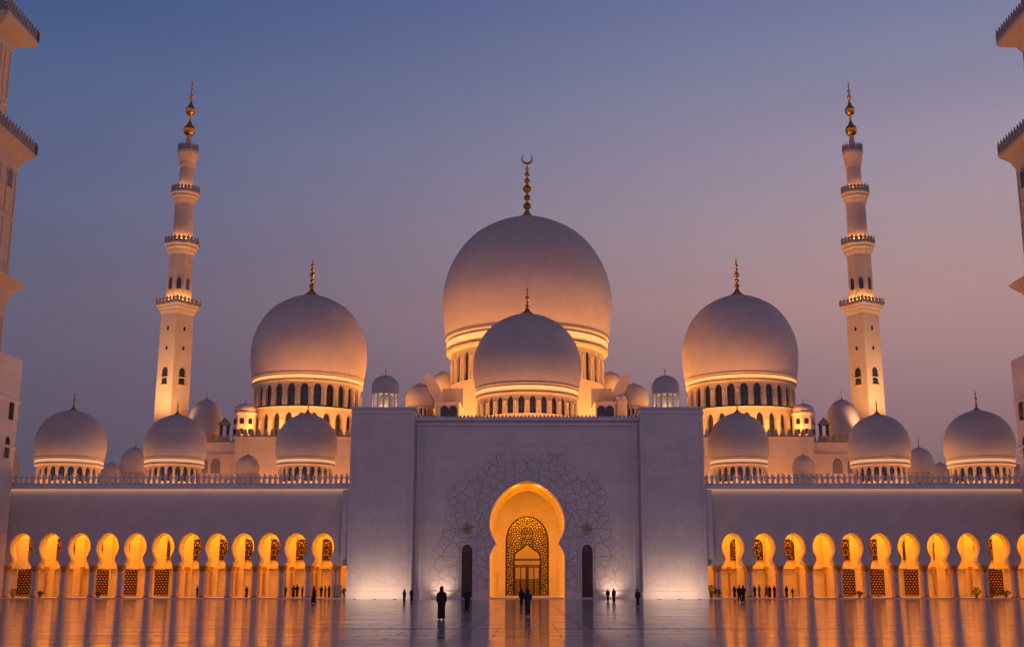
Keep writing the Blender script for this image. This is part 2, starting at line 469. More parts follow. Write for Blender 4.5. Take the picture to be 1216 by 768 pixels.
def dome_tower(name, label, px, y_apex, y_base, r_px, Y, z_floor, n_win, group=None, fin=None, win_px=None, lit=1.0,
               wfrac=.62, crescent=False, band_px=10, drum_k=.93, ring=None, ring_mat='strip', extra=None, cat='dome', windows=True, cap_k=.17, band_glow=None, wincol=True):
    """a dome on its drum: all sizes measured at its own distance Y"""
    zb = Zp(y_base, Y); za = Zp(y_apex, Y); s = Sp(y_base, Y)
    Rr = r_px*s; X = Xp(px, (y_base+y_apex)/2, Y)
    t = thing(name, label, cat, (X, Y, z_floor), 0, group)
    b = zb-z_floor                              # dome springing in local z
    H = za-zb
    mb = MB(); mb.lathe(dome_profile(Rr, H), 72); mb.build('dome_shell', M['dome'], t, (0, 0, b), angle=60)
    rb = Rr*math.sqrt(1-(.42/1.35)**2)
    bp = band_px*s                              # moulded bands under the dome
    mb = MB()
    mb.lathe([(rb*.97, b+.02), (rb*1.012, b), (rb*1.012, b-bp*.10), (rb*.965, b-bp*.16), (rb*.965, b-bp*.24),
              (rb*.975, b-bp*.28), (rb*.975, b-bp*.60), (rb*1.0, b-bp*.62), (rb*.99, b-bp*.68), (rb*.975, b-bp*.72), (rb*.98, b-bp*.74), (rb*1.0, b-bp*.8), (rb*.99, b-bp*.92), (rb*drum_k, b-bp), (rb*.8, b-bp)], 72)
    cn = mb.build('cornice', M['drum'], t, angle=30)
    if band_glow:
        mb = MB(); mb.lathe([(rb*.978, b-bp*.27), (rb*.99, b-bp*.30), (rb*.995, b-bp*.54), (rb*.978, b-bp*.585)], 72); mb.build('glow_strip', M[band_glow], cn)  # added glowing band stands in for floodlight on the stone, no lamp here
    rd = rb*(drum_k-.005)
    if windows:
        wz1 = b-bp*1.12; wp = win_px*s
        zs = max(.15, wz1-wp); w = 2*math.pi*rd/n_win*wfrac/2
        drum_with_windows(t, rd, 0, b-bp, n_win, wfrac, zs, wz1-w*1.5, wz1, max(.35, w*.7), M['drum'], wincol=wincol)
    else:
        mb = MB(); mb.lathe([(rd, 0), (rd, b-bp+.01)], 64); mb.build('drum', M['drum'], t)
    fh = fin if fin else H*.45
    finial(t, b+H+Rr*cap_k*.06, fh, Rr*cap_k, crescent)
    if ring:
        for (rk, zz, wd, mt) in ring: ring_light(t, Rr*rk, zz, wd, M[mt], {'strip_g': .35, 'strip_wing': .35}.get(mt, .9))
    return t, X, Rr, b

# ------------------------------------------------------------------ gateway
YW = 184.0          # recessed portal wall and wings
YP = 182.0          # faces of the two great piers
zc_top = Zp(499.5, YW); zp_top = Zp(484, YP)
s_w = Sp(600, YW)
XI = 17.2; XO = 26.8
gate = thing('entrance_gateway', 'massive pale marble gateway block with a glowing keyhole arch between two tall square piers', 'gateway', (0, YW, 0))
def gl(px, py): return ((px-626)/F*Dp(py, YW), Zp(py, YW))
arch_half = [(44.5, 711.6), (44.5, 690), (44.5, 660), (43.2, 655), (40.5, 650), (37, 645), (39.5, 640), (42.5, 634), (44.2, 627), (44.6, 619), (43.6, 611), (41.5, 604), (38.5, 597.5), (34.5, 591), (30, 585.8), (24, 580.5), (17.5, 576), (10.5, 572.8), (4, 571), (0, 570.2)]
outl = [(-(h)*Sp(y, YW), max(0.0, Zp(y, YW))) for h, y in arch_half]
outl = outl+[(-x, z) for x, z in reversed(outl[:-1])]
outl[0] = (outl[0][0], 0.0); outl[-1] = (outl[-1][0], 0.0)
mb = MB()
fm = lambda u, v, w: (u, w, v)
cvv = Zp(619, YW)
arch_panel(mb, -XI-.2, XI+.2, 0, zc_top, outl, fm, 2.2, cvv, back=True)
mb.box(-XI-.2, XI+.2, 0.002, 2.19, zc_top, zc_top+.02)
mb.box(-XI-.2, XI+.2, -.55, 1.2, zc_top-.02, zc_top+.55)
mb.build('portal_wall', M['facade'], gate, angle=30)
# moulding that follows the arch
mb = MB(); mb.tube([(x*1.012, -.06, z) for x, z in outl], .17, 6)
mb.tube([(x*1.05, -.02, z+(.25 if z > cvv else 0)) for x, z in outl if z > Zp(645, YW)-.1], .07, 6)
mb.build('arch_moulding', M['marble'], gate)
# frames: stepped border panels round the portal
mb = MB()
def frame(mb, x, zt, w, d, z0=1.1):
    for sx in (-1, 1): mb.box(min(sx*x, sx*(x-w)), max(sx*x, sx*(x-w)), -d, .01, z0, zt)
    mb.box(-x+w+.001, x-w-.001, -d, .01, zt-w, zt)
frame(mb, XI-1.5, Zp(507, YW), .22, .14); frame(mb, XI-2.6, Zp(525, YW), .18, .10)
frame(mb, XI-.35, Zp(503, YW), .30, .30)
mb.build('border_frame', M['marble'], gate)
mb = MB()
for sx in (-1, 1):
    xs = sorted((sx*(44.5*s_w+.3), sx*(547-626)/F*Dp(700, YW)*-1*-1)) if False else None
a0 = 44.5*Sp(700, YW)
for sx in (-1, 1):
    for xa, xb in ((a0+.25, 8.15), (9.95, XI-.05)):
        lo, hi = sorted((sx*xa, sx*xb)); mb.box(lo, hi, -.22, .01, 0, 1.0); mb.box(lo, hi, -.28, .01, 1.0, 1.14)
mb.build('plinth', M['marble'], gate)
# piers
for sx in (-1, 1):
    mb = MB(); lo, hi = sorted((sx*XI, sx*XO))
    mb.box(lo, hi, YP-YW, 12, 0, zp_top)
    mb.box(lo-.12, hi+.12, YP-YW-.14, 12.1, zp_top-.9, zp_top-.62); mb.box(lo-.22, hi+.22, YP-YW-.25, 12.2, zp_top-.18, zp_top+.12)
    mb.box(lo-.1, hi+.1, YP-YW-.14, 12, 0, 1.1)
    # shallow raised border
    for q in (lo+.5, hi-.7): mb.box(q, q+.2, YP-YW-.07, YP-YW+.01, 1.6, zp_top-1.5)
    for q in (1.6, zp_top-1.7): mb.box(lo+.71, hi-.71, YP-YW-.07, YP-YW+.01, q, q+.2)
    mb.build('pier', M['pier'], gate)
# pinnacles along the top between the piers (tiny)
mb = MB()
for i in range(58):
    x = -XI+.5+i*(2*XI-1)/57; mb.box(x-.14, x+.14, -.3, -.1, zc_top+.55, zc_top+.85)
mb.build('coping', M['rail'], gate)
# deep vaulted vestibule behind the arch
VD = 14.0; VW = 44.6*Sp(640, YW)+1.1; VH = Zp(570, YW)+1.0
mb = MB()
lat_w = 25.8*Sp(660, YW+VD); lat_top = Zp(612.5, YW+VD)
ow = arch_out(lat_w, .35, Zp(645, YW+VD), lat_top, 9, .12)
arch_panel(mb, -VW, VW, .25, VH, [(x, max(z, .3)) for x, z in ow], lambda u, v, w: (u, VD+w, v), .8, Zp(645, YW+VD))
vault = [(-VW, 0), (-VW, Zp(622, YW))]
for h_, y_ in arch_half[10:]: vault.append((-(h_*Sp(y_, YW)+1.05*h_/44), Zp(y_, YW)+1.0*(1-h_/50)))
vault = vault+[(-x, z) for x, z in reversed(vault[:-1])]
nar = []
for h_, y_ in [(44.6, 712), (44.6, 622)]+arch_half[10:]: nar.append((-(h_*Sp(y_, YW)+.02), max(0, Zp(y_, YW)-.1*(y_ < 700))))
nar = nar+[(-x, z) for x, z in reversed(nar[:-1])]
for p, q_, p2, q2 in zip(vault, vault[1:], nar, nar[1:]):
    mb.face([(p[0], 2.2, p[1]), (q_[0], 2.2, q_[1]), (q_[0], 4.0, q_[1]), (p[0], 4.0, p[1])])
    mb.face([(p[0], 4.0, p[1]), (q_[0], 4.0, q_[1]), (q2[0], 4.0, q2[1]), (p2[0], 4.0, p2[1])])
    mb.face([(p2[0], 4.0, p2[1]), (q2[0], 4.0, q2[1]), (q2[0], VD+.3, q2[1]), (p2[0], VD+.3, p2[1])])
vault = nar
# inner rib arch near the back
rib = [(x*.94, z-.55 if z > .1 else 0) for x, z in vault]
for p, q_, p2, q2 in zip(rib, rib[1:], vault, vault[1:]):
    mb.face([(p[0], VD-3.2, p[1]), (q_[0], VD-3.2, q_[1]), (q_[0], VD-2.6, q_[1]), (p[0], VD-2.6, p[1])])
    mb.face([(p[0], VD-3.2, p[1]), (q_[0], VD-3.2, q_[1]), (q2[0], VD-3.2, q2[1]), (p2[0], VD-3.2, p2[1])])
# string courses and blind panels on the inner wall
for zz in (Zp(663, YW+VD), Zp(671, YW+VD)):
    for sx in (-1, 1):
        lo, hi = sorted((sx*(lat_w+.3), sx*(VW-.05))); mb.box(lo, hi, VD-.06, VD+.01, zz-.06, zz+.06)
for sx in (-1, 1):
    for q in (0, 1):
        x = sx*(lat_w+.75+q*1.0); 
        for (xa, xb, za, zb) in ((x-.4, x-.34, 1.2, 3.9), (x+.34, x+.4, 1.2, 3.9), (x-.34, x+.34, 3.8, 3.9), (x-.34, x+.34, 1.2, 1.3), (x-.34, x+.34, 2.4, 2.46)):
            mb.box(xa, xb, VD-.09, VD+.005, za, zb)
mb.build('vestibule', M['arcade'], gate, angle=40)
mb = MB(); mb.box(-VW+.01, VW-.01, -.0, VD+4, .0, .16); mb.box(-VW+1.2, VW-1.2, 1.2, VD+4, .16, .30)
mb.build('door_step', M['arcade'], gate)
# pierced bronze door screen
scr = MB()
out_in_w = 15.8*Sp(690, YW+VD)
dz_top = Zp(664, YW+VD)
inner = [(-out_in_w, .4), (-out_in_w, dz_top), (-out_in_w*.95, dz_top+.9), (-out_in_w*.72, dz_top+1.35), (-out_in_w*.45, dz_top+1.7), (0, dz_top+2.5)]
inner = inner+[(-x, z) for x, z in reversed(inner[:-1])]
outer = [(x*.985, z) for x, z in ow]
# ring surface between outer arch outline and the inner door opening
def resample(pts, n):
    ds = [0]
    for a, b in zip(pts, pts[1:]): ds.append(ds[-1]+math.hypot(b[0]-a[0], b[1]-a[1]))
    res = []
    for i in range(n):
        t = ds[-1]*i/(n-1); k = max(j for j in range(len(ds)) if ds[j] <= t+1e-9); k = min(k, len(pts)-2)
        q = (t-ds[k])/(ds[k+1]-ds[k]); res.append((pts[k][0]+(pts[k+1][0]-pts[k][0])*q, pts[k][1]+(pts[k+1][1]-pts[k][1])*q))
    return res
A_, B_ = resample(outer, 41), resample(inner, 41)
for yy in (0, .12):
    for i in range(40):
        scr.face([(A_[i][0], yy, A_[i][1]), (A_[i+1][0], yy, A_[i+1][1]), (B_[i+1][0], yy, B_[i+1][1]), (B_[i][0], yy, B_[i][1])])
screen = scr.build('door_screen', M['lattice'], gate, (0, VD+.3, 0))
mb = MB(); mb.tube([(x, 0, z) for x, z in outer], .20, 6); mb.tube([(x, 0, z) for x, z in inner], .13, 6)
mb.box(-out_in_w, out_in_w, -.08, .08, dz_top-.15, dz_top+.12); mb.box(-out_in_w, out_in_w, -.08, .08, dz_top-1.05, dz_top-.85)
mb.box(-.08, .08, -.07, .07, .3, dz_top-.9)
mb.tube([(.95*math.cos(2*math.pi*k/24), -.05, Zp(633, YW+VD)+.95*math.sin(2*math.pi*k/24)) for k in range(24)], .08, 6, closed=True)
for k in range(8):
    a = math.pi*k/4; mb.box(-.03, .03, -.06, .06, 0, .01) if False else mb.tube([(.2*math.cos(a), -.05, Zp(633, YW+VD)+.2*math.sin(a)), (.95*math.cos(a+.35), -.05, Zp(633, YW+VD)+.95*math.sin(a+.35))], .05, 5)
mb.build('screen_frame', M['dark'], screen, (0, .06, 0))
for sx in (-1, 1):
    mb = MB(); lo, hi = sorted((sx*.12, sx*(out_in_w-.12)))
    mb.box(lo, hi, 0, .06, .42, .55); mb.box(lo, hi, 0, .06, dz_top-1.25, dz_top-1.1); mb.box(lo, hi, 0, .06, 2.9, 3.0)
    for x in (lo, (lo+hi)/2-.04, hi-.1): mb.box(x-.03, x+.13, 0.001, .061, .42, dz_top-1.1)
    n = 7
    for i in range(n):
        for j in range(6):
            cx = lo+(hi-lo)*(i+.5)/n; cz = .62+(2.9-.62)*(j+.5)/6
            mb.tube([(cx+.14*math.cos(k*math.pi/3), .03, cz+.19*math.sin(k*math.pi/3)) for k in range(6)], .05, 4, closed=True)
    door = mb.build('door', M['dark'], screen, (0, .1, 0))
    mb = MB(); mb.tube([(sx*.3, -.02, 1.1), (sx*.3, -.12, 1.15), (sx*.3, -.12, 1.65), (sx*.3, -.02, 1.7)], .03, 6)
    # handle is carried by its door leaf via the screen
    mb.build('door_handle', M['gold'], screen, (0, .1, 0))
# lobby behind the screen
mb = MB(); mb.box(-lat_w-1.5, lat_w+1.5, VD+4.0, VD+4.2, 0, VH); mb.box(-lat_w-1.7, -lat_w-1.5, VD+.8, VD+4.2, 0, VH); mb.box(lat_w+1.5, lat_w+1.7, VD+.8, VD+4.2, 0, VH)
mb.box(-lat_w-1.7, lat_w+1.7, VD+.8, VD+4.2, VH, VH+.2)
mb.build('lobby', M['arcade'], gate)
# slim side windows and medallions
for sx in (-1, 1):
    x = sx*71.5*Sp(680, YW)
    wz = Zp(646, YW)
    o2 = arch_out(.80, .25, wz-1.1, wz, 7, .1)
    mb = MB(); mb.prism([(a, b) for a, b in o2], -.05, .02); w = mb.build('slim_window', M['brown'], gate, (x, 0, 0))
    mb = MB()
    for j in range(30):
        for i in range(4):
            cx = -.56+.375*i; cz = .6+j*.24
            if cz < wz-1.0: mb.tube([(cx+.15*math.cos(k*math.pi/2), 0, cz+.10*math.sin(k*math.pi/2)) for k in range(4)], .024, 4, closed=True)
    mb.build('window_grille', plain('bronze_grille_bars', (.05, .03, .03), .5, .3), w, (0, -.07, 0))
    mb = MB(); mb.tube([(a*1.16, 0, b+.1) for a, b in o2], .12, 5); mb.box(-1.35, -1.2, -.1, 0, 1.2, wz+.8); mb.box(1.2, 1.35, -.1, 0, 1.2, wz+.8); mb.box(-1.2, 1.2, -.1, 0, wz+.65, wz+.8)
    mb.build('window_surround', M['marble'], w, (0, -.05, 0))
    mz = Zp(628, YW); mr = .72
    mb = MB()
    for rr, th in ((mr, .05), (mr*.5, .035)):
        mb.tube([(rr*math.cos(2*math.pi*k/28), 0, rr*math.sin(2*math.pi*k/28)) for k in range(28)], th, 6, closed=True)
    for k in range(8):
        a = math.pi*k/4+.2; mb.tube([(mr*.5*math.cos(a), 0, mr*.5*math.sin(a)), (mr*.8*math.cos(a+.3), 0, mr*.8*math.sin(a+.3))], .04, 5)
        mb.tube([(mr*.08*math.cos(a), 0, mr*.08*math.sin(a)), (mr*.4*math.cos(a), -.03, mr*.4*math.sin(a))], .06, 5)
        mb.tube([(mr*1.02*math.cos(a), 0, mr*1.02*math.sin(a)), (mr*1.22*math.cos(a), 0, mr*1.22*math.sin(a))], [.08, .02], 5)
    mb.build('medallion', M['oldgold'], gate, (sx*71.5*Sp(628, YW), -.08, mz))
# main roof behind the portal wall
mb = MB(); mb.box(-XO+.1, XO-.1, 22.3, 100, 0, zc_top-.6); mb.box(-XI, XI, 2.25, 22.25, VH+.5, zc_top-.4)
for sx in (-1, 1):
    l_, h_ = sorted((sx*(VW+.5), sx*(XO-.1))); mb.box(l_, h_, 12.3, 22.25, 0, zc_top-.42)
mb.build('roof_mass', M['warmwall'], gate)

# portal lamps
def lamp(name, kind, loc, energy, color, parent=None, size=.3, rot=None, spot=None, size_y=None, blend=.6):
    d = bpy.data.lights.new(name, kind); d.energy = energy; d.color = color
    if kind == 'AREA':
        d.shape = 'RECTANGLE' if size_y else 'SQUARE'; d.size = size
        if size_y: d.size_y = size_y
    elif kind in ('POINT', 'SPOT'): d.shadow_soft_size = size
    if kind == 'SPOT': d.spot_size = spot; d.spot_blend = blend
    o = bpy.data.objects.new(name, d); COL.objects.link(o); o.parent = parent; o.location = loc
    if rot: o.rotation_euler = rot
    return o
PORT = (1.0, .30, .0)
lamp('portal_ceiling_lamp', 'AREA', (0, 3.1, VH-1.6), 380, PORT, gate, 4, (R(25), 0, 0), size_y=.7)
lamp('lobby_lamp', 'AREA', (0, VD+2.4, VH-.6), 3000, PORT, gate, 5, None, size_y=2)
for sx in (-1, 1): lamp('portal_side_lamp', 'AREA', (sx*(VW-.35), 3.0, 5.5), 2400, PORT, gate, .6, (R(90), 0, R(sx*48)), size_y=9)

# ------------------------------------------------------------------ arcaded wings
def zy(y): return Zp(y, YW)
zi = zy(671); zn = zy(663); zw = zy(650.5); zt = zy(632); zcor = zy(576.5); zroof = zcor-.9; zbal = zy(562)
sb = Sp(650, YW)
def arc_outline(k=1.0, c=0.0):
    half = [(12.2, 671), (11.7, 668.6), (9.9, 665.8), (9.4, 662.6), (10.4, 659.4), (12.2, 655.6), (13.3, 651)]
    n = 8
    for i in range(1, n+1):
        a = math.pi/2*i/n; half.append((13.3*math.cos(a), 651-19*math.sin(a)**.93))
    o = [(-h*sb*k, Zp(y, YW)) for h, y in half]
    o = o+[(-x, z) for x, z in reversed(o[:-1])]
    return [(x+c, z) for x, z in o]
left_px = [-9, 24.3, 59, 93.3, 127, 160, 193, 225, 256.5, 288, 319, 350.6, 383]
right_px = [871, 908, 944, 979, 1012.5, 1046, 1080, 1115, 1151, 1187, 1222]
def col_meshes():
    z0 = .42; zt_ = zi-.95
    sh = MB(); sh.lathe([(.20, z0), (.185, z0+.5), (.165, zt_)], 12)
    cp = MB(); cp.lathe([(.16, zt_), (.23, zt_+.06), (.18, zt_+.14), (.22, zt_+.4), (.34, zt_+.66), (.28, zt_+.7), (.38, zt_+.9), (.38, zt_+.945)], 10)
    bs = MB(); bs.lathe([(.28, .27), (.28, .36), (.24, .40), (.26, .46), (.20, .52)], 12); bs.box(-.3, .3, -.3, .3, .20, .28)
    return sh.mesh('column', M['colm']), cp.mesh('capital', M['oldgold']), bs.mesh('base', M['oldgold'])
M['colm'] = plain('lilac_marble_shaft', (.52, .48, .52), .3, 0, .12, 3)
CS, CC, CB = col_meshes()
M['colin'] = plain('lamplit_inner_shaft', (.30, .17, .10), .3, 0, .2, 3)  # orange-brown of lamplight from below is painted into the inner shafts
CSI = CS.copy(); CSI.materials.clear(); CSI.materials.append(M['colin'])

def thing_part(name, t, loc, outline, mat):
    mb = MB(); mb.prism(outline, -.12, -.04); wo = mb.build(name, mat, t, loc)
    mb = MB(); mb.prism(outline, -.03, -.005); mb.build('pane', M['litpane'], wo)
    mb = MB(); mb.tube([(x, -.1, z) for x, z in outline], .07, 5, closed=True); mb.build('frame', M['dark'], wo)
    return wo
M['litpane'] = plain('lamplit_orange_pane', (.62, .36, .14), .3, 0, .25, 3)  # orange lamplight painted into the pane colour behind grilles and tracery
M['lattice2'] = lattice_mat('pierced_tympanum', 'organic')
def wing(side, name, label, pxs, x_in, x_out):
    """x_in: edge at the gateway, x_out: outer end"""
    t = thing(name, label, 'arcade', (0, YW, 0))
    cs = sorted(Xp(p, 660, YW) for p in pxs)
    edges = [(a+b)/2 for a, b in zip(cs, cs[1:])]
    e0, e1 = cs[0]-(cs[1]-cs[0])/2, cs[-1]+(cs[-1]-cs[-2])/2
    E = [e0]+edges+[e1]
    for dep, w, mat, nm in ((0.0, 1.1, M['wing'], 'front_arcade_wall'), (6.2, .9, M['arcade'], 'inner_arcade_wall')):
        mb = MB()
        top = zcor-.05 if dep == 0 else zt+1.5
        if dep > 0:
            cs_f = cs; cs = sorted(Xp(p-side*2.6, 660, YW+dep) for p in pxs)
            cs = [c for c in cs if min(x_in, x_out)+2.6 < c < max(x_in, x_out)-2.6]
            E = [cs[0]-(cs[1]-cs[0])/2]+[(a+b)/2 for a, b in zip(cs, cs[1:])]+[cs[-1]+(cs[-1]-cs[-2])/2]
            e0, e1 = E[0], E[-1]
        for c, a, b in zip(cs, E, E[1:]):
            arch_panel(mb, a, b, zi, top, arc_outline(1 if dep == 0 else .93, c), lambda u, v, q: (u, dep+q, v), w, zw)
        lo, hi = min(x_in, x_out), max(x_in, x_out)
        for a, b in ((lo, e0), (e1, hi)):
            if b-a > .05 and dep == 0 or b-a > .05 and dep > 0: mb.box(a, b, dep, dep+w, zi, top)
        # undersides between openings
        for e in E:
            mb.box(e-(2.3*sb), e+(2.3*sb), dep-.06, dep+w+.06, zi-.16, zi+.02)
        o = mb.build(nm, mat, t, angle=40)
        # archivolt
        if dep == 0:
            av = MB()
            for c in cs:
                av.tube([(x, -.03, z) for x, z in arc_outline(1.06, c)][3:-3], .10, 5)
            av.build('archivolt', M['arcade'], o)
        # clustered shafts under every springing
        for e in E:
            for ox, oy in ((-.25, .25), (.25, .25), (-.25, .85), (.25, .85)):
                if dep > 0 and oy > .5: continue
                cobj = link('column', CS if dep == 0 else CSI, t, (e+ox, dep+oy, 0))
                link('capital', CC, cobj); link('base', CB, cobj)
    lo, hi = min(x_in, x_out), max(x_in, x_out)
    # gap wall at gateway: small lit side bay, cornice, roof, back wall
    mb = MB()
    mb.box(lo, hi, -.45, .9, zcor-.35, zcor); mb.box(lo, hi, -.62, -.46, zcor-.52, zcor+.16)
    mb.build('cornice', M['marble'], t)
    mb = MB(); mb.box(lo, hi, .6, 20, zroof-.6, zroof); mb.box(lo, hi, 19.5, 19.99, 0, zroof-.61); mb.build('roof', M['warmwall'], t)
    mb = MB(); mb.box(lo, hi, -.9, 13.0, 0, .20); mb.box(lo, hi, -1.3, -.9, 0, .10); mb.build('floor', M['arcade'], t)
    mb = MB(); mb.box(lo, hi, 1.1, 12.4, zt+1.52, zt+1.8); mb.build('ceiling', M['arcade'], t)
    YB = 12.2
    mb = MB(); 
    mb.box(lo, hi, YB, YB+.5, .2, zroof-.65)
    for e in E: mb.box(e-.75, e+.75, YB-.45, YB+.02, .2, zt+1.5)
    mb.box(lo, hi, YB-.5, YB+.01, zi-.3, zi)
    mb.build('back_wall', M['arcade'], t)
    # bronze grille windows in the back wall
    off = {24.3: 9, 59: 9, 93.3: -2, 127: -3, 160: -2, 193: 2, 225: 9, 256.5: 6, 288: 5, 319: 6, 350.6: 7, 383: 4,
           871: 3, 908: -9, 944: -8, 979: 8, 1012.5: -8, 1046: -7, 1080: -1, 1115: 0, 1151: 8, 1187: -8}
    grille_bay = (24.3, 127, 160, 193, 1012.5, 1046, 1080, 1187)
    for p in pxs:
        if p not in off: continue
        c = Xp(p+off[p], 660, YW+YB)
        if not (lo+1.5 < c < hi-1.5): continue
        up = arch_out(.86, zi+1.1, zt-1.7, zt-.55, 6, .2)
        wo = thing_part('arched_tracery', t, (c, YB-.01, 0), up, M['lattice2'])
        for q in (-1.3, 1.3) if p not in grille_bay else ():
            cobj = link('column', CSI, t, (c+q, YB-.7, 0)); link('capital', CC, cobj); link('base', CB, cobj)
        if p not in grille_bay: continue
        oo = [(-1.05, .5), (-1.05, zi-.5), (1.05, zi-.5), (1.05, .5)]
        thing_part('grille_window', t, (c, YB-.46, 0), oo, M['grille'])
    # parapet merlons
    pm = MB()
    h = zbal-zcor
    o1 = [(-.17, 0), (-.21, h*.12), (-.21, h*.30), (-.15, h*.38), (-.24, h*.52), (-.25, h*.68), (-.17, h*.82), (-.07, h*.92), (0, h)]
    o1 = o1+[(-x, z) for x, z in reversed(o1[:-1])]
    pm.prism(o1, -.14, .14)
    me = pm.mesh('merlon', M['marble'])
    step = .838; n = int((hi-lo)/step)
    vis = [lo+.5*step+i*step for i in range(n)]
    vis = [x for x in vis if abs(x) < 81][:99]
    for x in vis: link('merlon', me, t, (x, -.35, zcor))
    mb = MB(); mb.box(lo, hi, -.42, -.28, zcor+.1, zcor+.32); mb.box(lo, hi, -.40, -.30, zcor+h*.60, zcor+h*.68); mb.build('parapet_rail', M['rail'], t)
    # cove strip under the cornice, washing the wall
    mb = MB(); mb.box(lo+.5, hi-.5, -.40, -.16, zcor-.40, zcor-.355); mb.build('glow_strip', M['strip_soft'], t)
    # ceiling lamps of the two aisles
    mx = (lo+hi)/2; ln = hi-lo-1
    k = ln/50
    lamp('front_aisle_lamp', 'AREA', (mx, 2.6, zt+1.4), 3300*k, PORT2, t, ln, (R(-5), 0, 0), size_y=1.6)
    lamp('rear_aisle_lamp', 'AREA', (mx, 9.2, zt+1.4), 4800*k, PORT2, t, ln, (R(5), 0, 0), size_y=2.2)
    # return wall that closes the wing beside the pier
    mb = MB(); xa = x_in; sg = 1 if x_out > x_in else -1
    l2, h2 = sorted((xa, xa+sg*1.0)); mb.box(l2, h2, -1.0, .02, zi+.9, zcor-.64); mb.build('corner_pilaster', M['marble'], t)
    return t
PORT2 = (1.0, .285, .01)
wl = wing(-1, 'arcade_wing', 'long arcade wing left of the gateway with twelve glowing horseshoe arches', left_px, -XO-.1, -84.0)
wr = wing(1, 'arcade_wing', 'long arcade wing right of the gateway with ten glowing horseshoe arches', right_px, XO+.1, 84.0)
for w_ in (wl, wr): w_['group'] = 'arcaded wings beside the gateway'

# ------------------------------------------------------------------ domes over the wings
G1 = 'domes over the arcade wings'
def wdome(label, px, ya, r, fin, Y=193.5, n=22):
    dome_tower('roof_dome', label, px, ya, 545, r, Y, zroof, n, G1, fin=fin*Sp(480, Y), win_px=17, wfrac=.68, band_px=10, band_glow='band_glow', wincol=False,
               ring=[(1.28, .25, .6, 'strip_wing')])
M['strip_wing'] = emit('soft_roof_flood', (1, .37, .12), 27)
wdome('white dome over the left wing, nearest the left photo edge, taller than its neighbours', 85, 487, 41, 25)
wdome('white dome over the left wing standing in front of the left minaret', 209, 492.5, 36.5, 20)
wdome('white dome over the left wing standing in front of the large left dome', 364.5, 491, 36.5, 18)
wdome('white dome over the right wing standing in front of the large right dome', 876.5, 490, 36, 18)
wdome('white dome over the right wing overlapping the foot of the right minaret', 1043, 492, 36.5, 20)
wdome('white dome over the right wing, farthest right and widest of that wing', 1162, 487, 41, 26)
# small domes half hidden behind the parapet
G2 = 'small domes behind the parapet'
def sdome(label, px, ya, yb, r, Y, fin, lit=None, z=None):
    dome_tower('small_dome', label, px, ya, yb, r, Y, zroof if z is None else z, 14, G2, fin=fin*Sp(500, Y), win_px=5, band_px=4, wfrac=.5,
               ring=lit, windows=False, cap_k=.14)
sdome('small grey dome peeking out between the first two domes of the left wing', 160, 531, 561, 16.5, 222, 12)
sdome('small grey pointed dome behind the left parapet, below the large left dome', 294, 540, 563, 14, 206, 9)
sdome('small grey pointed dome behind the right parapet, below the large right dome', 954, 540, 563, 13.5, 206, 9)
sdome('small grey dome peeking out between the last two domes of the right wing', 1092, 531, 561, 16.5, 222, 13)
LG = [(1.5, 6.2, .5, 'strip')]
sdome('dome sliver glowing at the far left edge beside the near tower', 12, 530, 566, 11.5, 215, 8, [(1.6, .4, .4, 'strip')])
sdome('low glowing dome right of the leftmost wing dome, barely above the parapet', 131, 549, 572, 12, 215, 5, [(1.5, .4, .4, 'strip')])
sdome('low glowing dome left of the rightmost wing dome, barely above the parapet', 1117, 549, 572, 12, 215, 5, [(1.5, .4, .4, 'strip')])
sdome('low glowing dome right of the rightmost wing dome, barely above the parapet', 1208, 551, 572, 12, 215, 5, [(1.5, .4, .4, 'strip')])

# ------------------------------------------------------------------ side halls carrying the large side domes
def parapet(parent, x0, x1, y0, y1, z, h=1.3, st=1.25, name='parapet'):
    mb = MB()
    def run(ax, a, b, c):
        n = max(1, int(abs(b-a)/st))
        for i in range(n):
            q = a+(b-a)*(i+.5)/n
            o = [(-.42, .0), (-.42, .35*h), (-.28, .6*h), (-.3, .75*h), (0, h), (.3, .75*h), (.28, .6*h), (.42, .35*h), (.42, 0)]
            i0 = len(mb.v)
            if ax == 'x': mb.prism([(q+u, z+.25+v) for u, v in o], c-.12, c+.12)
            else:
                mb.prism([(u, z+.25+v) for u, v in o], -.12, .12)
                for k in range(i0, len(mb.v)):
                    vx, vy, vz = mb.v[k]; mb.v[k] = (c+vy, q+vx, vz)
    run('x', x0, x1, y0); run('y', y0+.8, y1, x0); run('y', y0+.8, y1, x1)
    mb.box(x0-.15, x1+.15, y0-.16, y0+.16, z, z+.27); mb.box(x0-.15, x0+.15, y0+.165, y1, z, z+.27); mb.box(x1-.15, x1+.15, y0+.165, y1, z, z+.27)
    return mb.build(name, M['rail'], parent)

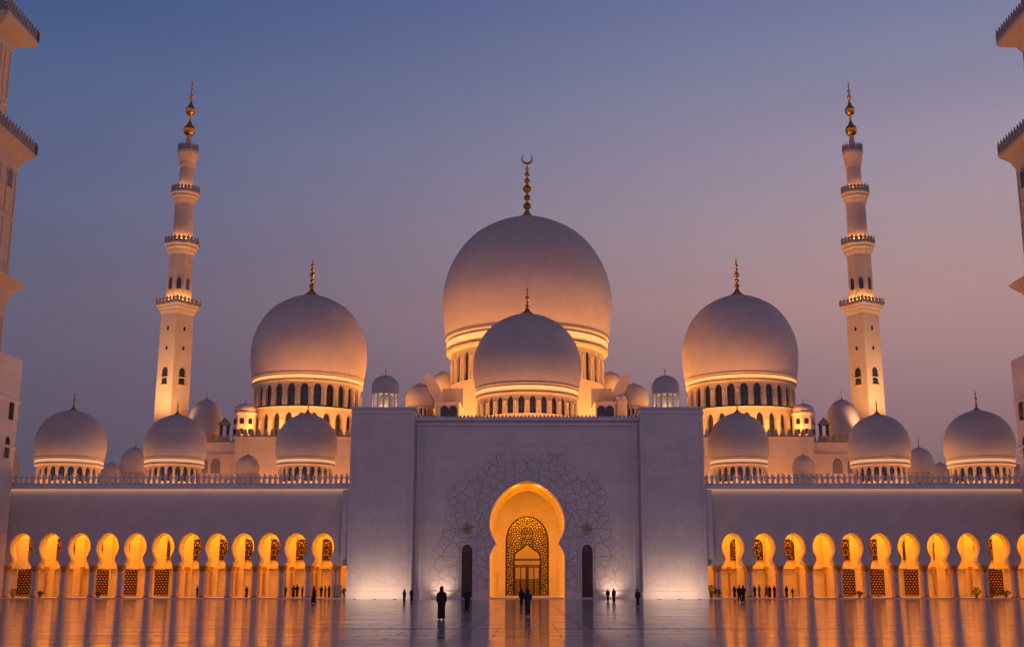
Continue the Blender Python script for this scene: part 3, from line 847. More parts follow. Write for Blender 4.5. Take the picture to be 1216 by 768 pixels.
M['strip_side'] = emit('side_dome_flood', WARM, 86)
M['strip_hall2'] = emit('hall_front_flood', WARM, 110)
def flood_run(parent, a, b, c, where):
    # linear floods laid behind the parapet, facing the dome
    mb = MB(); w = .95 if where in ('front', 'back') else .5; sg = 1 if where in ('front', 'side') else -1
    c0, c1 = c+sg*w*.45, c-sg*w*.45
    for (p0, p1, z0, z1, mi) in ((c0, c1, .30, .40, 0), (c1, c1-sg*.06, .40, .33, 1), (c1-sg*.06, c0, .33, .22, 1)):
        pts = [(a, p0, z0), (b, p0, z0), (b, p1, z1), (a, p1, z1)]
        if where.startswith('side'): pts = [(y, x, z) for x, y, z in pts]
        mb.face(pts, mi)
    return mb.build('flood_light', [M['strip_side'], M['steel']], parent)
def side_hall(side, pxc, label, dlabel, kl, tl, el, ell):
    Yf = 226.0
    ztr = Zp(518.5, Yf)
    xo = Xp(278 if side < 0 else 967, 540, Yf); xi = side*(XO+.05)
    x0, x1 = sorted((xo, xi))
    t = thing('side_hall', label, 'hall', (0, 0, 0), 0, 'halls carrying the large side domes')
    mb = MB(); mb.box(x0, x1, Yf, 262, 0, ztr); mb.box(x0-.3, x1+.3, Yf-.3, 262.2, ztr-.25, ztr+.02)
    sgn = -1 if side < 0 else 1
    # outer corner buttress and lower annex
    xa, xb = sorted((xo-sgn*.0, xo-sgn*2.6)); 
    for q in (0, 1.5): 
        l_, h_ = sorted((xo-sgn*(q+.3), xo-sgn*(q+1.1))); mb.box(l_, h_, Yf-.12, Yf+.01, 0, ztr-.3)
    mb.build('wall', M['warmwall'], t)
    parapet(t, x0, x1, Yf-.1, 261, ztr)
    xe = Xp(222 if side < 0 else 1034, 560, Yf); a, b = sorted((xo, xe)); zan = Zp(525, Yf+3)
    mb = MB(); mb.box(a, b, Yf+3, 262, 0, zan); mb.box(a-.2, b+.2, Yf+2.8, Yf+3.05, zan-4.4*0-2.4, zan-2.2); mb.build('annex_wall', M['warmwall'], t)
    parapet(t, a, b, Yf+3, 250, zan)
    for q in (.25, .52) if side < 0 else (.48, .75):
        x = a+(b-a)*q; mb = MB(); mb.prism(arch_out(.9, 0, 1.6, 2.8), -.1, .02); wdw = mb.build('blind_window', M['panel_grey'], t, (x, Yf+2.98, Zp(560, Yf)))
        mb = MB(); mb.tube([(u*1.2, -.06, v*1.1) for u, v in arch_out(.9, 0, 1.6, 2.8)], .12, 5); mb.build('surround', M['marble'], wdw)
    # floods at the foot of the hall wall, behind the wing roof
    ml = MB(); ml.box(x0+.5, x1-.5, Yf-4.2, Yf-3.8, zroof-2.0, zroof-1.9); ml.box(a+.3, b-.3, Yf-1.2, Yf-.9, zroof-2.0, zroof-1.9)
    ml.build('wall_flood', M['strip_hall2'], t)
    # dome
    Yd = 243.0; zf = ztr
    dt, X, Rr, b_ = dome_tower('large_side_dome', dlabel, pxc, 351, 452, 68.3, Yd, zf, 26, 'large side domes', fin=49*Sp(330, Yd), win_px=27,
        wfrac=.60, band_px=11, drum_k=.965, cap_k=.18, band_glow='band_glow_hot')
    flood_run(dt, x0-X+1, x1-X-1, Yf+1.1-Yd, 'front'); flood_run(dt, x0-X+1, x1-X-1, 261.0-Yd, 'back')
    flood_run(dt, Yf+3-Yd, 258-Yd, x0-X+.7, 'side'); flood_run(dt, Yf+3-Yd, 258-Yd, x1-X-.7, 'side2')
    # lower ring of arched niches round the drum
    s = Sp(500, Yd); r2 = 75*s; hz = Zp(493, Yd)-zf
    d2 = drum_with_windows(dt, r2, 0, hz-.3, 32, .62, .5, hz*.62, hz*.84, .9, M['drum'], True, 'lower_drum')
    mb = MB(); mb.lathe([(r2-.5, hz-.3), (r2+.35, hz-.3), (r2+.45, hz), (Rr*.8, hz+.25)], 72); mb.build('ledge', M['drum'], dt)
    ring_light(dt, Rr*1.02, hz+.35, .25, M['strip_hot'], .5, name='drum_light_ring')
    # stair turret with a little dome at the outer corner
    kx = Xp(289 if side < 0 else 956, 500, Yf+4); kz = Zp(489, Yf+4)-ztr; ks = Sp(489, Yf+4)
    k = thing('stair_turret', kl, 'turret', (kx, Yf+5, ztr), 0, 'stair turrets beside the side domes')
    mb = MB(); mb.lathe([(13.5*ks, 0), (13.5*ks, kz-.6), (14.5*ks, kz-.45), (14.5*ks, kz-.1), (11*ks, kz)], 8, (0, 0), R(22.5)); mb.build('wall', M['warmwall'], k)
    mb = MB(); mb.lathe(dome_profile(12.5*ks, 11*ks), 32); mb.build('dome_shell', M['dome'], k, (0, 0, kz))
    finial(k, kz+10.6*ks, 6*ks, 1.8*ks, beads=3)
    wm = MB(); wm.prism(arch_out(.42, 0, .8, 1.1), -.05, .1)
    wme = wm.mesh('window', M['glass'])
    for aa in (-90, -45, -135):
        for zz in (.9, 2.9):
            rr = 13.5*ks*math.cos(R(22.5))
            link('window', wme, k, (rr*math.cos(R(aa)), rr*math.sin(R(aa)), zz), R(aa+90))
    # small pavilion on the outer edge
    px_ = 265 if side < 0 else 980
    hx = Xp(px_, 510, Yf+4); hs = Sp(505, Yf+4); zb_ = zan
    hgt = Zp(503.5, Yf+4)-zb_
    hp = thing('lookout_pavilion', tl, 'pavilion', (hx, Yf+5, zb_), 0, 'lookout pavilions on the hall corners')
    mb = MB(); mb.box(-5*hs, 5*hs, -5*hs, 5*hs, 0, hgt*.35); mb.build('base', M['warmwall'], hp)
    mb = MB()
    for ax in (-1, 1):
        for ay in (-1, 1): mb.box(ax*4*hs-.14, ax*4*hs+.14, ay*4*hs-.14, ay*4*hs+.14, hgt*.35, hgt)
    mb.build('post', M['frame'], hp)
    mb = MB(); mb.lathe([(7.5*hs, hgt), (7.5*hs, hgt+.15), (4*hs, hgt+.8), (0.01, hgt+1.5)], 8, (0, 0), R(22.5)); mb.build('roof', M['rail'], hp)
    # dome behind the annex
    dome_tower('annex_dome', el, 244.3 if side < 0 else 1000.5, 474, 518, 20.4, 252, zan-2, 14, 'domes behind the hall annexes', fin=12*Sp(470, 252), win_px=5,
        band_px=4, windows=False, cap_k=.13, ring=[(1.65, 2.1, .35, 'strip_annex')])
M['strip_hall'] = emit('hall_wall_flood', WARM, 9)
M['strip_annex'] = emit('annex_flood', WARM, 7)
side_hall(-1, 368, 'warmly lit hall block under the large left dome', 'large floodlit onion dome left of the centre on an arched drum',
    'stair turret with small dome at the left foot of the large left dome', 'tiny lookout pavilion on the outer corner of the left hall',
    'plain dome between the left minaret and the left hall', '')
side_hall(1, 877.5, 'warmly lit hall block under the large right dome', 'large floodlit onion dome right of the centre on an arched drum',
    'stair turret with small dome at the right foot of the large right dome', 'tiny lookout pavilion on the outer corner of the right hall',
    'plain dome between the right hall and the right minaret', '')

# ------------------------------------------------------------------ central domes
zroofc = zc_top-.6
YF = 214.0
M['strip_c'] = emit('front_dome_flood', WARM, 50)
dome_tower('front_dome', 'middle-sized white dome above the gateway, in front of the largest dome', 626, 373, 463, 64.5, YF, zroofc, 28, None,
    fin=37*Sp(360, YF), win_px=20, wfrac=.55, band_px=14, drum_k=.97, ring=[(1.35, .3, .8, 'strip_c')], cap_k=.17, band_glow='band_glow_hot')
YC = 262.0
M['strip_g'] = emit('great_dome_flood', WARM, 125)
zcb = Zp(498, YC)-3
ct, CX, CR, cb = dome_tower('great_dome', 'largest dome in the centre, topped by a gold crescent finial', 626, 259.5, 404, 101, YC, zcb, 32, None,
    fin=75*Sp(220, YC), win_px=34, wfrac=.50, band_px=21, drum_k=.94, crescent=True, ring=[(1.43, zroofc+1.2-zcb, 1.4, 'strip_g')], cap_k=.145, band_glow='band_glow_hot')

s = Sp(480, YC)
# polygonal base with sloping skirt under the drum
mb = MB(); zt1 = Zp(464, YC)-zcb; zt2 = Zp(477, YC)-zcb
mb.lathe([(94*s, -20), (94*s, zt2), (96*s, zt2+.2), (96*s, zt2+.5), (84*s, zt1)], 8, (0, 0), R(22.5)); mb.build('skirt_base', M['warmwall'], ct)
for sx in (-1, 1):
    mb = MB(); rr = 2.1
    for r_, th in ((rr, .14), (rr*.6, .12)):
        mb.tube([(r_*.7*math.cos(2*math.pi*k/24), 0, r_*math.sin(2*math.pi*k/24)) for k in range(24)], th, 5, closed=True)
    for k in range(8): mb.tube([(.2*math.cos(k*math.pi/4), 0, .2*math.sin(k*math.pi/4)), (rr*.68*math.cos(k*math.pi/4+.3), 0, rr*.95*math.sin(k*math.pi/4+.3))], .09, 5)
    an = R(-90+sx*45); ir = 94*s*math.cos(R(22.5))+.1; of = sx*5*s
    mb.build('rosette', M['panel_grey'], ct, (ir*math.cos(an)-of*math.sin(an)*sx*sx, ir*math.sin(an)+of*math.cos(an), Zp(488, YC-16)-zcb), an+R(90))
# low side halls and stepped buttresses beside the great dome
for sx, nm in ((-1, 'left'), (1, 'right')):
    Yb = 231.0; sB = Sp(485, Yb)
    t = thing('buttress_block', 'low orange lit block with sloping buttress at the %s foot of the largest dome' % nm, 'annex', (0, 0, 0), 0, 'blocks beside the largest dome')
    xo_ = sx*105*sB; xi_ = sx*81*sB; a, b = sorted((xo_, xi_)); zz = Zp(479, Yb)
    mb = MB(); mb.box(a, b, Yb, Yb+9, 10, zz); mb.box(a-.2, b+.2, Yb-.2, Yb+9, zz, zz+.4); mb.build('wall', M['warmwall'], t)
    me = MB(); me.prism(arch_out(.8, 0, 1.5, 2.4), -.06, .02); me = me.mesh('window', M['glass'])
    for q in (88, 98): link('window', me, t, (sx*q*sB, Yb-.02, Zp(496, Yb)))
    # sloping buttress
    pts = [(122, 448), (116, 446), (110, 450), (103, 462), (98, 474), (92, 481), (104, 500), (109, 500), (109, 478), (116, 466), (119, 458)]
    mb = MB(); mb.prism([(sx*p*Sp(q, Yb+4), Zp(q, Yb+4)) for p, q in pts], Yb+2, Yb+5); mb.build('buttress', M['warmwall'], t, angle=30)
    mb = MB(); px0 = sx*84*sB; l, h = sorted((sx*78*sB, sx*104*sB)); mb.box(l, h, Yb+6, Yb+8.9, zz, Zp(462, Yb+7)); mb.build('upper_block', M['warmwall'], t)
    mb = MB(); mb.box(a, b, Yb-5, Yb-4.6, zroofc+.4, zroofc+.5); mb.build('wall_flood', M['strip_hall'], t)
    # grey domes behind
    for (q, ya, yb, r, Yq, lab) in ((126.5, 455.5, 483, 17.8, 236, 'plain grey dome beside the %s foot of the largest dome, above the gateway roof' % nm),
                                    (99, 441, 466, 14, 272, 'grey dome tucked close behind the %s side of the largest drum' % nm)):
        dome_tower('grey_dome', lab, 626+sx*q, ya, yb, r, Yq, zroofc+ (0 if Yq < 250 else 6), 20, 'grey domes beside the largest dome', fin=5*Sp(450, Yq), win_px=9,
            band_px=3, windows=(Yq < 250), cap_k=.1, ring=[(1.15, .3, .25, 'strip')] if Yq < 250 else None, wfrac=.5)
# lit little tower right of the great dome
Yt = 232.0; st = Sp(480, Yt)
t = thing('lantern_tower', 'small round lit tower with conical cap right of the largest dome', 'turret', (Xp(737.5, 480, Yt), Yt, zroofc))
zt_ = Zp(475, Yt)-zroofc
mb = MB(); mb.lathe([(6.8*st, 0), (6.8*st, zt_-.8), (7.6*st, zt_-.6), (7.6*st, zt_), (5*st, zt_+.2)], 20); mb.build('wall', M['warmwall'], t)
mb = MB(); mb.lathe(dome_profile(6.4*st, 6*st), 20); mb.build('cap', M['dome'], t, (0, 0, zt_+.1))
finial(t, zt_+5.8*st, 3*st, .8*st, beads=2)
ring_light(t, 9.5*st, .3, .3, M['strip'], .8, 20)

# kiosks on the piers
for sx in (-1, 1):
    Yk = 187.5; sk = Sp(470, Yk); px = 626+sx*167.5 if sx < 0 else 790.5
    px = 457.5 if sx < 0 else 790.5
    t = thing('domed_kiosk', 'small open kiosk with grey dome on top of the %s gateway pier' % ('left' if sx < 0 else 'right'), 'kiosk', (Xp(px, 470, Yk), Yk, zp_top), 0, 'kiosks on the gateway piers')
    zk = Zp(467.5, Yk)-zp_top
    mb = MB(); mb.lathe([(17*sk, 0), (17*sk, .3), (15.5*sk, .3)], 32); mb.build('base', M['marble'], t)
    cm = MB(); cm.lathe([(.22, .3), (.16, .45), (.15, zk-.45), (.26, zk-.2)], 8); cm = cm.mesh('column', M['marble'])
    for k in range(14):
        a = 2*math.pi*(k+.5)/14; link('column', cm, t, (15*sk*math.cos(a), 15*sk*math.sin(a), 0))
    mb = MB(); mb.lathe([(13.5*sk, zk-.25), (16.3*sk, zk-.25), (16.6*sk, zk+.1), (13*sk, zk+.12)], 40); mb.build('entablature', M['marble'], t)
    mb = MB(); mb.lathe(dome_profile(16.6*sk, 21.5*sk), 48); mb.build('dome_shell', M['dome'], t, (0, 0, zk+.1))
    mb = MB(); mb.lathe([(6*sk, .3), (6*sk, zk-.3)], 16); mb.build('core', M['drum'], t)
    finial(t, zk+21.2*sk, 10*sk, 1.8*sk, beads=4)
    for k in range(3):
        a = R(-150+60*k); lamp('kiosk_lamp', 'POINT', (10*sk*math.cos(a), 10*sk*math.sin(a), .6), 55, (1, .6, .32), t, .12)

# ------------------------------------------------------------------ minarets
def railing(parent, r, z, h, n, ph, sides, name='railing', cnt=24):
    mb = MB()
    if sides > 8:
        pts = [(r*math.cos(2*math.pi*i/cnt), r*math.sin(2*math.pi*i/cnt)) for i in range(cnt)]
    else:
        pts = []; per = max(2, cnt//sides)
        cs_ = [(r*math.cos(ph+2*math.pi*i/sides), r*math.sin(ph+2*math.pi*i/sides)) for i in range(sides)]
        for i in range(sides):
            a, b = cs_[i], cs_[(i+1) % sides]
            for q in range(per): pts.append((a[0]+(b[0]-a[0])*q/per, a[1]+(b[1]-a[1])*q/per))
    w = math.hypot(pts[1][0]-pts[0][0], pts[1][1]-pts[0][1])*.36
    for i, (x, y) in enumerate(pts):
        x2, y2 = pts[(i+1) % len(pts)]
        an = math.atan2(y2-y, x2-x); i0 = len(mb.v)
        mb.prism([(-w, 0), (-w, h*.7), (-w*.6, h*.78), (0, h), (w*.6, h*.78), (w, h*.7), (w, 0)], -.08, .08)
        ca, sa = math.cos(an), math.sin(an)
        for k in range(i0, len(mb.v)):
            vx, vy, vz = mb.v[k]; mb.v[k] = (x+vx*ca-vy*sa, y+vx*sa+vy*ca, z+vz)
    for zz, hh in ((.0, .34), (.5, .16)):
        mb.lathe([(r-.07, z+h*zz), (r+.07, z+h*zz), (r+.07, z+h*(zz+hh)), (r-.07, z+h*(zz+hh))], sides if sides <= 8 else 32, (0, 0), ph, close=True)
    return mb.build(name, M['rail'], parent)

M['strip_min'] = emit('minaret_uplight', (1, .36, .07), 170)
def minaret(label, px_mid, flip, Y=258.0):
    zr = lambda y: Zp(y, Y)
    X = Xp(px_mid, 420, Y); s = Sp(300, Y)
    t = thing('minaret', label, 'minaret', (X, Y, 0), 0, 'slender minarets behind the wings')
    q = R(45)+R(32 if flip else -32)
    sq = lambda h: h*s
    mb = MB(); r1 = 18.6*Sp(430, Y)
    mb.lathe([(r1*1.06, 0), (r1*1.05, zr(520)), (r1*1.0, zr(373))], 4, (0, 0), q); mb.build('square_shaft', M['tower'], t)
    def balcony(y_rt, y_rb, y_bot, hr, hs_, sides, ph, nm='balcony'):
        z0, z1, z2 = zr(y_bot), zr(y_rb), zr(y_rt)
        H = z1-z0; mb = MB()
        mb.lathe([(hs_, z0-.01), (hs_*1.03, z0), (hs_*1.10, z0+H*.18), (hs_+(hr-hs_)*.30, z0+H*.22), (hs_+(hr-hs_)*.42, z0+H*.45), (hs_+(hr-hs_)*.68, z0+H*.52), (hs_+(hr-hs_)*.78, z0+H*.78), (hr, z0+H*.84), (hr, z1), (hs_*.7, z1)], sides, (0, 0), ph)
        b = mb.build(nm, M['tower'], t, angle=30)
        railing(b, hr-.12, z1, z2-z1, 0, ph, sides)
        return z1
    zb1 = balcony(354.5, 362.5, 374, 24.8*s, r1, 4, q)
    zA = zb1
    r2 = 15.0*s
    mb = MB(); mb.lathe([(r2, zA), (r2*.97, zr(303))], 8, (0, 0), q+R(22.5)); mb.build('octagonal_shaft', M['tower'], t)
    zB = balcony(283, 291, 304, 20.5*s, r2*.98, 8, q+R(22.5))
    r3 = 11.6*s
    mb = MB(); mb.lathe([(r3, zB), (r3*.96, zr(242))], 28); mb.build('round_shaft', M['tower'], t)
    zC = balcony(222, 230, 243, 16.6*s, r3, 28, 0)
    r4 = 8.6*s
    mb = MB(); mb.lathe([(r4, zC), (r4*.97, zr(199))], 24); mb.build('upper_shaft', M['tower'], t)
    zD = balcony(172.5, 181, 200, 12.2*s, r4, 24, 0)
    mb = MB()
    mb.lathe([(4.2*s, zD), (3.4*s, zr(170)), (2.6*s, zr(161)), (2.4*s, zr(160))], 16); mb.build('neck', M['tower'], t)
    mb = MB(); prof = [(2.2*s, zr(162))]
    def onion(yc, rr, ytop):
        for a in range(-70, 61, 13): prof.append((rr*s*math.cos(R(a)), zr(yc-rr*.95*math.sin(R(a)))))
        prof.append((rr*.28*s, zr(ytop+1.5))); prof.append((rr*.2*s, zr(ytop)))
    onion(155, 7.2, 144); prof.append((1.5*s, zr(139))); onion(131.5, 6.2, 121)
    for yc, rr in ((115.5, 2.6), (108.5, 2.0), (102.5, 1.4)):
        for a in (-60, -20, 20, 60): prof.append((rr*s*math.cos(R(a)), zr(yc-rr*math.sin(R(a)))))
        prof.append((.5*s, zr(yc-rr*1.5)))
    prof.append((.02, zr(96)))
    mb.lathe(prof, 18); mb.build('finial', M['gold'], t)
    # window slits
    me = MB(); me.prism(arch_out(.75, 0, 1.1, 2.0), -.12, .05); me.box(-1.0, 1.0, -.3, .05, -.25, -.02, 1); me = me.mesh('window', [M['glass'], M['tower']])
    sm = MB(); sm.prism(arch_out(.28, 0, .5, .8), -.08, .05); sm = sm.mesh('window', M['glass'])
    for k in range(4):
        a = q+R(45)+k*math.pi/2; rr = r1*math.cos(R(45))
        if math.sin(a) > .2: continue
        for y_ in (458, 449): link('window', me, t, (rr*1.02*math.cos(a), rr*1.02*math.sin(a), zr(y_)), a+math.pi/2)
        for y_ in (417, 394): link('window', sm, t, (rr*1.005*math.cos(a), rr*1.005*math.sin(a), zr(y_)), a+math.pi/2)
    me2 = MB(); me2.prism(arch_out(.45, 0, 1.8, 2.6), -.06, .05); me2 = me2.mesh('window', M['glass'])
    for k in range(8):
        a = q+k*math.pi/4; rr = r2*math.cos(R(22.5))
        if math.sin(a) > -.3: continue
        link('window', me2, t, (rr*math.cos(a), rr*math.sin(a), zr(346)), a+math.pi/2)
    # lamp rings standing on the balconies and the ledge
    for z_, r_, sd, ph in ((zA+.25, r2*1.12, 8, q+R(22.5)), (zB+.25, r3*1.15, 28, 0), (zC+.25, r4*1.18, 24, 0)):
        ring_light(t, r_, z_, .3, M['strip_min'], .9, 24, 'uplight_ring')
    for z_, r_ in ((zr(382), r1*1.28), (zr(311), r2*1.25), (zr(249), r3*1.3)):
        pass
    for k in range(5):
        pass
    # floods on the hall roofs aimed up the square shaft
    for a in ((-100, -74, -140) if not flip else (-80, -106, -40)):
        o = lamp('shaft_flood', 'SPOT', (16*math.cos(R(a)), 16*math.sin(R(a)), zr(540)), 21000, (1, .44, .15), t, .4, None, R(62), blend=.8)
        d = Vector((0, 0, zr(410)))-o.location; o.rotation_euler = d.to_track_quat('-Z', 'Y').to_euler()
minaret('slender tiered minaret with gold onion finials, left of the domes', 208, False)
minaret('slender tiered minaret with gold onion finials, right of the domes', 1027, True)

# near corner towers at the photo edges
def corner_tower(label, xc, sgn):
    Yt = 175.6; Yb = 182.0
    z = lambda y: Zp(y, Yb)
    t = thing('corner_tower', label, 'tower', (xc, Yt, 0), 0, 'near corner towers')
    q = R(45); k2 = math.sqrt(2)
    hb, h1, h2 = 6.3*k2, 3.8*k2+0, 2.0*k2
    E1, E2, E3 = 7.3, 4.85, 2.9          # half widths of base, middle shaft, upper shaft
    zz1 = z(427)
    mb = MB(); mb.lathe([(E1*k2, 0), (E1*k2, z(533)), (E1*k2+.25, z(532)), (E1*k2+.25, z(530)), (E1*k2, z(529)), (E1*k2, z(480)), (E1*k2+.3, z(478)), (E1*k2+.3, z(475)), (E1*k2, z(474)), (E1*k2, zz1), (E2*k2, zz1+.3)], 4, (0, 0), q)
    mb.build('base_block', M['pier'], t)
    mb = MB(); mb.lathe([(E2*k2, zz1), (E2*k2, z(366)), (E2*k2+.4, z(364)), (E2*k2+.3, z(361)), (E2*k2+.6, z(352)), (E2*k2+2.6, z(341)), (E2*k2+2.8, z(338)), (E2*k2+.1, z(330)), (E2*k2, z(326)), (E2*k2, z(205)), (E2*k2+.5, z(200)), (E2*k2+.8, z(196)), (E2*k2+2.0, z(190)), (E2*k2+2.6, z(187)), (E2*k2+2.6, z(184)), (E3*k2, z(183))], 4, (0, 0), q)
    mb.build('middle_shaft', M['tower'], t)
    b2 = railing(t, E2*k2+2.4, z(184), 2.2, 0, q, 4, 'balcony_railing', 48)
    mb = MB(); mb.lathe([(E3*k2, z(185)), (E3*k2, z(74)), (E3*k2+.5, z(70)), (E3*k2+.9, z(66)), (E3*k2+3.4, z(60)), (E3*k2+4.0, z(57)), (E3*k2+4.0, z(53)), (E3*k2-.5, z(52)), (E3*k2-.6, z(-60)), (E3*k2-2, z(-62))], 4, (0, 0), q)
    mb.build('upper_shaft', M['tower'], t)
    railing(t, E3*k2+3.8, z(53), 2.2, 0, q, 4, 'balcony_railing', 44)
    # blind panels on the face that looks at the domes
    for y0_, y1_, E in ((74, 130, E3), (136, 176, E3), (212, 262, E2), (268, 320, E2), (380, 418, E2)):
        xf = -sgn*E
        for c_ in (-E*.55, E*.55):
            w_ = E*.34; mb = MB()
            for (ya, yb, za, zb) in ((c_-w_, c_-w_+.15, z(y1_), z(y0_)), (c_+w_-.15, c_+w_, z(y1_), z(y0_)), (c_-w_+.15, c_+w_-.15, z(y1_), z(y1_)+.15), (c_-w_+.15, c_+w_-.15, z(y0_)-.15, z(y0_))):
                l, h = sorted((xf, xf-sgn*.10)); mb.box(l, h, ya-.001, yb+.001, za, zb)
            mb.build('panel_moulding', M['tower'], t)
    me = MB(); me.prism(arch_out(.7, 0, 2.2, 3.2), -.08, .05); me.tube([(u*1.25, -.06, v) for u, v in arch_out(.7, 0, 2.2, 3.3)], .12, 5, 1); me = me.mesh('window', [M['glass'], M['tower']])
    for E, y_, c_ in ((E2, 232, 2.4), (E1, 545, 4.5), (E1, 500, 4.8)):
        link('window', me, t, (-sgn*(E+.01), c_, z(y_)), -sgn*R(-90) if sgn < 0 else R(-90))
    for (E, y_, w) in ((E3, 181, .35), (E2, 336, .3)):
        ring = MB(); rr = (E+.9)*k2
        ring.lathe([(rr-.3, z(y_)), (rr, z(y_)+.1), (rr+.05, z(y_)), (rr-.28, z(y_)-.1)], 4, (0, 0), q, 1, close=True); ring.m[:4] = [0]*4
        ring.build('uplight_strip', [M['strip_tower'], M['steel']], t)
M['strip_tower'] = emit('tower_uplight', (1, .46, .15), 40)
corner_tower('near tall square tower cut off by the left photo edge', -85.4, -1)
corner_tower('near tall square tower cut off by the right photo edge', 82.2, 1)

# ------------------------------------------------------------------ ground lamps
GL = 'lamps washing the gateway'
def ground_lamp(label, x, y, energy, aim, spot, blend=.7):
    t = thing('ground_lamp', label, 'lamp', (x, y, 0), 0, GL)
    mb = MB(); mb.lathe([(.26, 0), (.26, .05), (.20, .07), (.19, .03)], 20); mb.build('rim', M['steel'], t)
    mb = MB(); mb.lathe([(.18, .03), (.18, .045), (.01, .06)], 16); mb.build('lens', M['lens'], t)
    o = lamp('spot', 'SPOT', (0, 0, .2), energy, (1, .62, .38), t, .15, None, spot, blend=blend)
    d = Vector(aim)-Vector((x, y, .2)); o.rotation_euler = d.to_track_quat('-Z', 'Y').to_euler()
for sx, nm in ((-1, 'left'), (1, 'right')):
    for q, w in ((-2.9, 'outer' if sx < 0 else 'inner'), (0, 'middle'), (2.9, 'inner' if sx < 0 else 'outer')):
        ground_lamp('round ground lamp before the %s pier, %s of its three' % (nm, w), sx*22+q, YP-4.2, 560, (sx*22+q, YP+.2, 2.4), R(130), 1.0)
    ground_lamp('round ground lamp in the %s corner of the portal recess, washing the wall' % nm, sx*12.7, YW-2.3, 620, (sx*12.7, YW+.1, 2.8), R(105), 1.0)

# ------------------------------------------------------------------ people
def skin_body(pose):
    """one continuous body grown over a skeleton; pose: dict of joint offsets"""
    J = {'pelvis': (0, 0, .95), 'waist': (0, 0, 1.10), 'chest': (0, .01, 1.32), 'neck': (0, 0, 1.49), 'jaw': (0, -.01, 1.56), 'head': (0, -.005, 1.64), 'crown': (0, .01, 1.72),
         'sl': (.17, .01, 1.42), 'el': (.22, .02, 1.15), 'wl': (.22, -.04, .92), 'hl': (.215, -.06, .82),
         'sr': (-.17, .01, 1.42), 'er': (-.22, .02, 1.15), 'wr': (-.22, -.04, .92), 'hr': (-.215, -.06, .82),
         'pl': (.09, 0, .90), 'kl': (.10, -.01, .50), 'al': (.10, .02, .09), 'tl': (.11, -.12, .035),
         'pr': (-.09, 0, .90), 'kr': (-.10, -.01, .50), 'ar': (-.10, .02, .09), 'tr': (-.11, -.12, .035)}
    J.update(pose)
    Rd = {'pelvis': .13, 'waist': .115, 'chest': .14, 'neck': .055, 'jaw': .07, 'head': .085, 'crown': .055, 'sl': .06, 'el': .042, 'wl': .028, 'hl': .035, 'sr': .06, 'er': .042, 'wr': .028, 'hr': .035,
          'pl': .09, 'kl': .06, 'al': .042, 'tl': .035, 'pr': .09, 'kr': .06, 'ar': .042, 'tr': .035}
    names = list(J); E = [('pelvis', 'waist'), ('waist', 'chest'), ('chest', 'neck'), ('neck', 'jaw'), ('jaw', 'head'), ('head', 'crown'), ('chest', 'sl'), ('sl', 'el'), ('el', 'wl'), ('wl', 'hl'),
         ('chest', 'sr'), ('sr', 'er'), ('er', 'wr'), ('wr', 'hr'), ('pelvis', 'pl'), ('pl', 'kl'), ('kl', 'al'), ('al', 'tl'), ('pelvis', 'pr'), ('pr', 'kr'), ('kr', 'ar'), ('ar', 'tr')]
    V = [J[n] for n in names]; ED = [(names.index(a), names.index(b)) for a, b in E]; RR = [Rd[n] for n in names]
    # fingers and thumb on each hand
    for sd, hn, sg in (('l', 'hl', 1), ('r', 'hr', -1)):
        h = Vector(J[hn]); w = Vector(J['w'+sd]); d = (h-w).normalized(); side = Vector((0, -1, 0))
        side = (side-d*side.dot(d)).normalized()
        for i, ln in enumerate((.075, .085, .08, .06)):
            b0 = h+side*(.027-.018*i); b1 = b0+d*ln*.55; b2 = b0+d*ln+Vector((-sg*.015, 0, 0))
            k = len(V); V += [tuple(b0+d*.01), tuple(b1), tuple(b2)]; RR += [.010, .009, .008]; ED += [(names.index(hn), k), (k, k+1), (k+1, k+2)]
        b0 = w+d*.03+side*.025; k = len(V); V += [tuple(b0), tuple(b0+side*.03+d*.03)]; RR += [.012, .010]; ED += [(names.index('w'+sd), k), (k, k+1)]
    me = bpy.data.meshes.new('person'); me.from_pydata(V, ED, [])
    o = bpy.data.objects.new('tmp_body', me); COL.objects.link(o)
    sk = o.modifiers.new('s', 'SKIN'); sub = o.modifiers.new('d', 'SUBSURF'); sub.levels = 1; sub.render_levels = 1
    for i, sv in enumerate(me.skin_vertices[0].data): sv.radius = (RR[i], RR[i]); sv.use_root = (i == 0)
    dg = bpy.context.evaluated_depsgraph_get(); dg.update()
    res = bpy.data.meshes.new_from_object(o.evaluated_get(dg)); bpy.data.objects.remove(o)
    bm = bmesh.new(); bm.from_mesh(res)
    # nose
    g = bmesh.ops.create_cone(bm, segments=6, radius1=.018, radius2=.004, depth=.035, cap_ends=True, matrix=Matrix.Translation((0, -.098, 1.625)) @ Matrix.Rotation(R(70), 4, 'X'))
    bm.to_mesh(res); bm.free()
    res.materials.clear(); res.materials.append(M['skin'])
    res.polygons.foreach_set('use_smooth', [True]*len(res.polygons)); res.name = 'person'
    return res, J

def loft(mb, rings, n=20, mi=0):
    """rings: (cx, cy, z, rx, ry, fold)"""
    base = len(mb.v)
    for (cx, cy, z, rx, ry, fo) in rings:
        for j in range(n):
            a = 2*math.pi*j/n; f = 1+fo*math.cos(a*6+z*2)
            mb.v.append((cx+rx*f*math.cos(a), cy+ry*f*math.sin(a), z))
    for q in range(len(rings)-1):
        for j in range(n):
            j2 = (j+1) % n
            mb.f.append((base+q*n+j, base+q*n+j2, base+(q+1)*n+j2, base+(q+1)*n+j)); mb.m.append(mi)

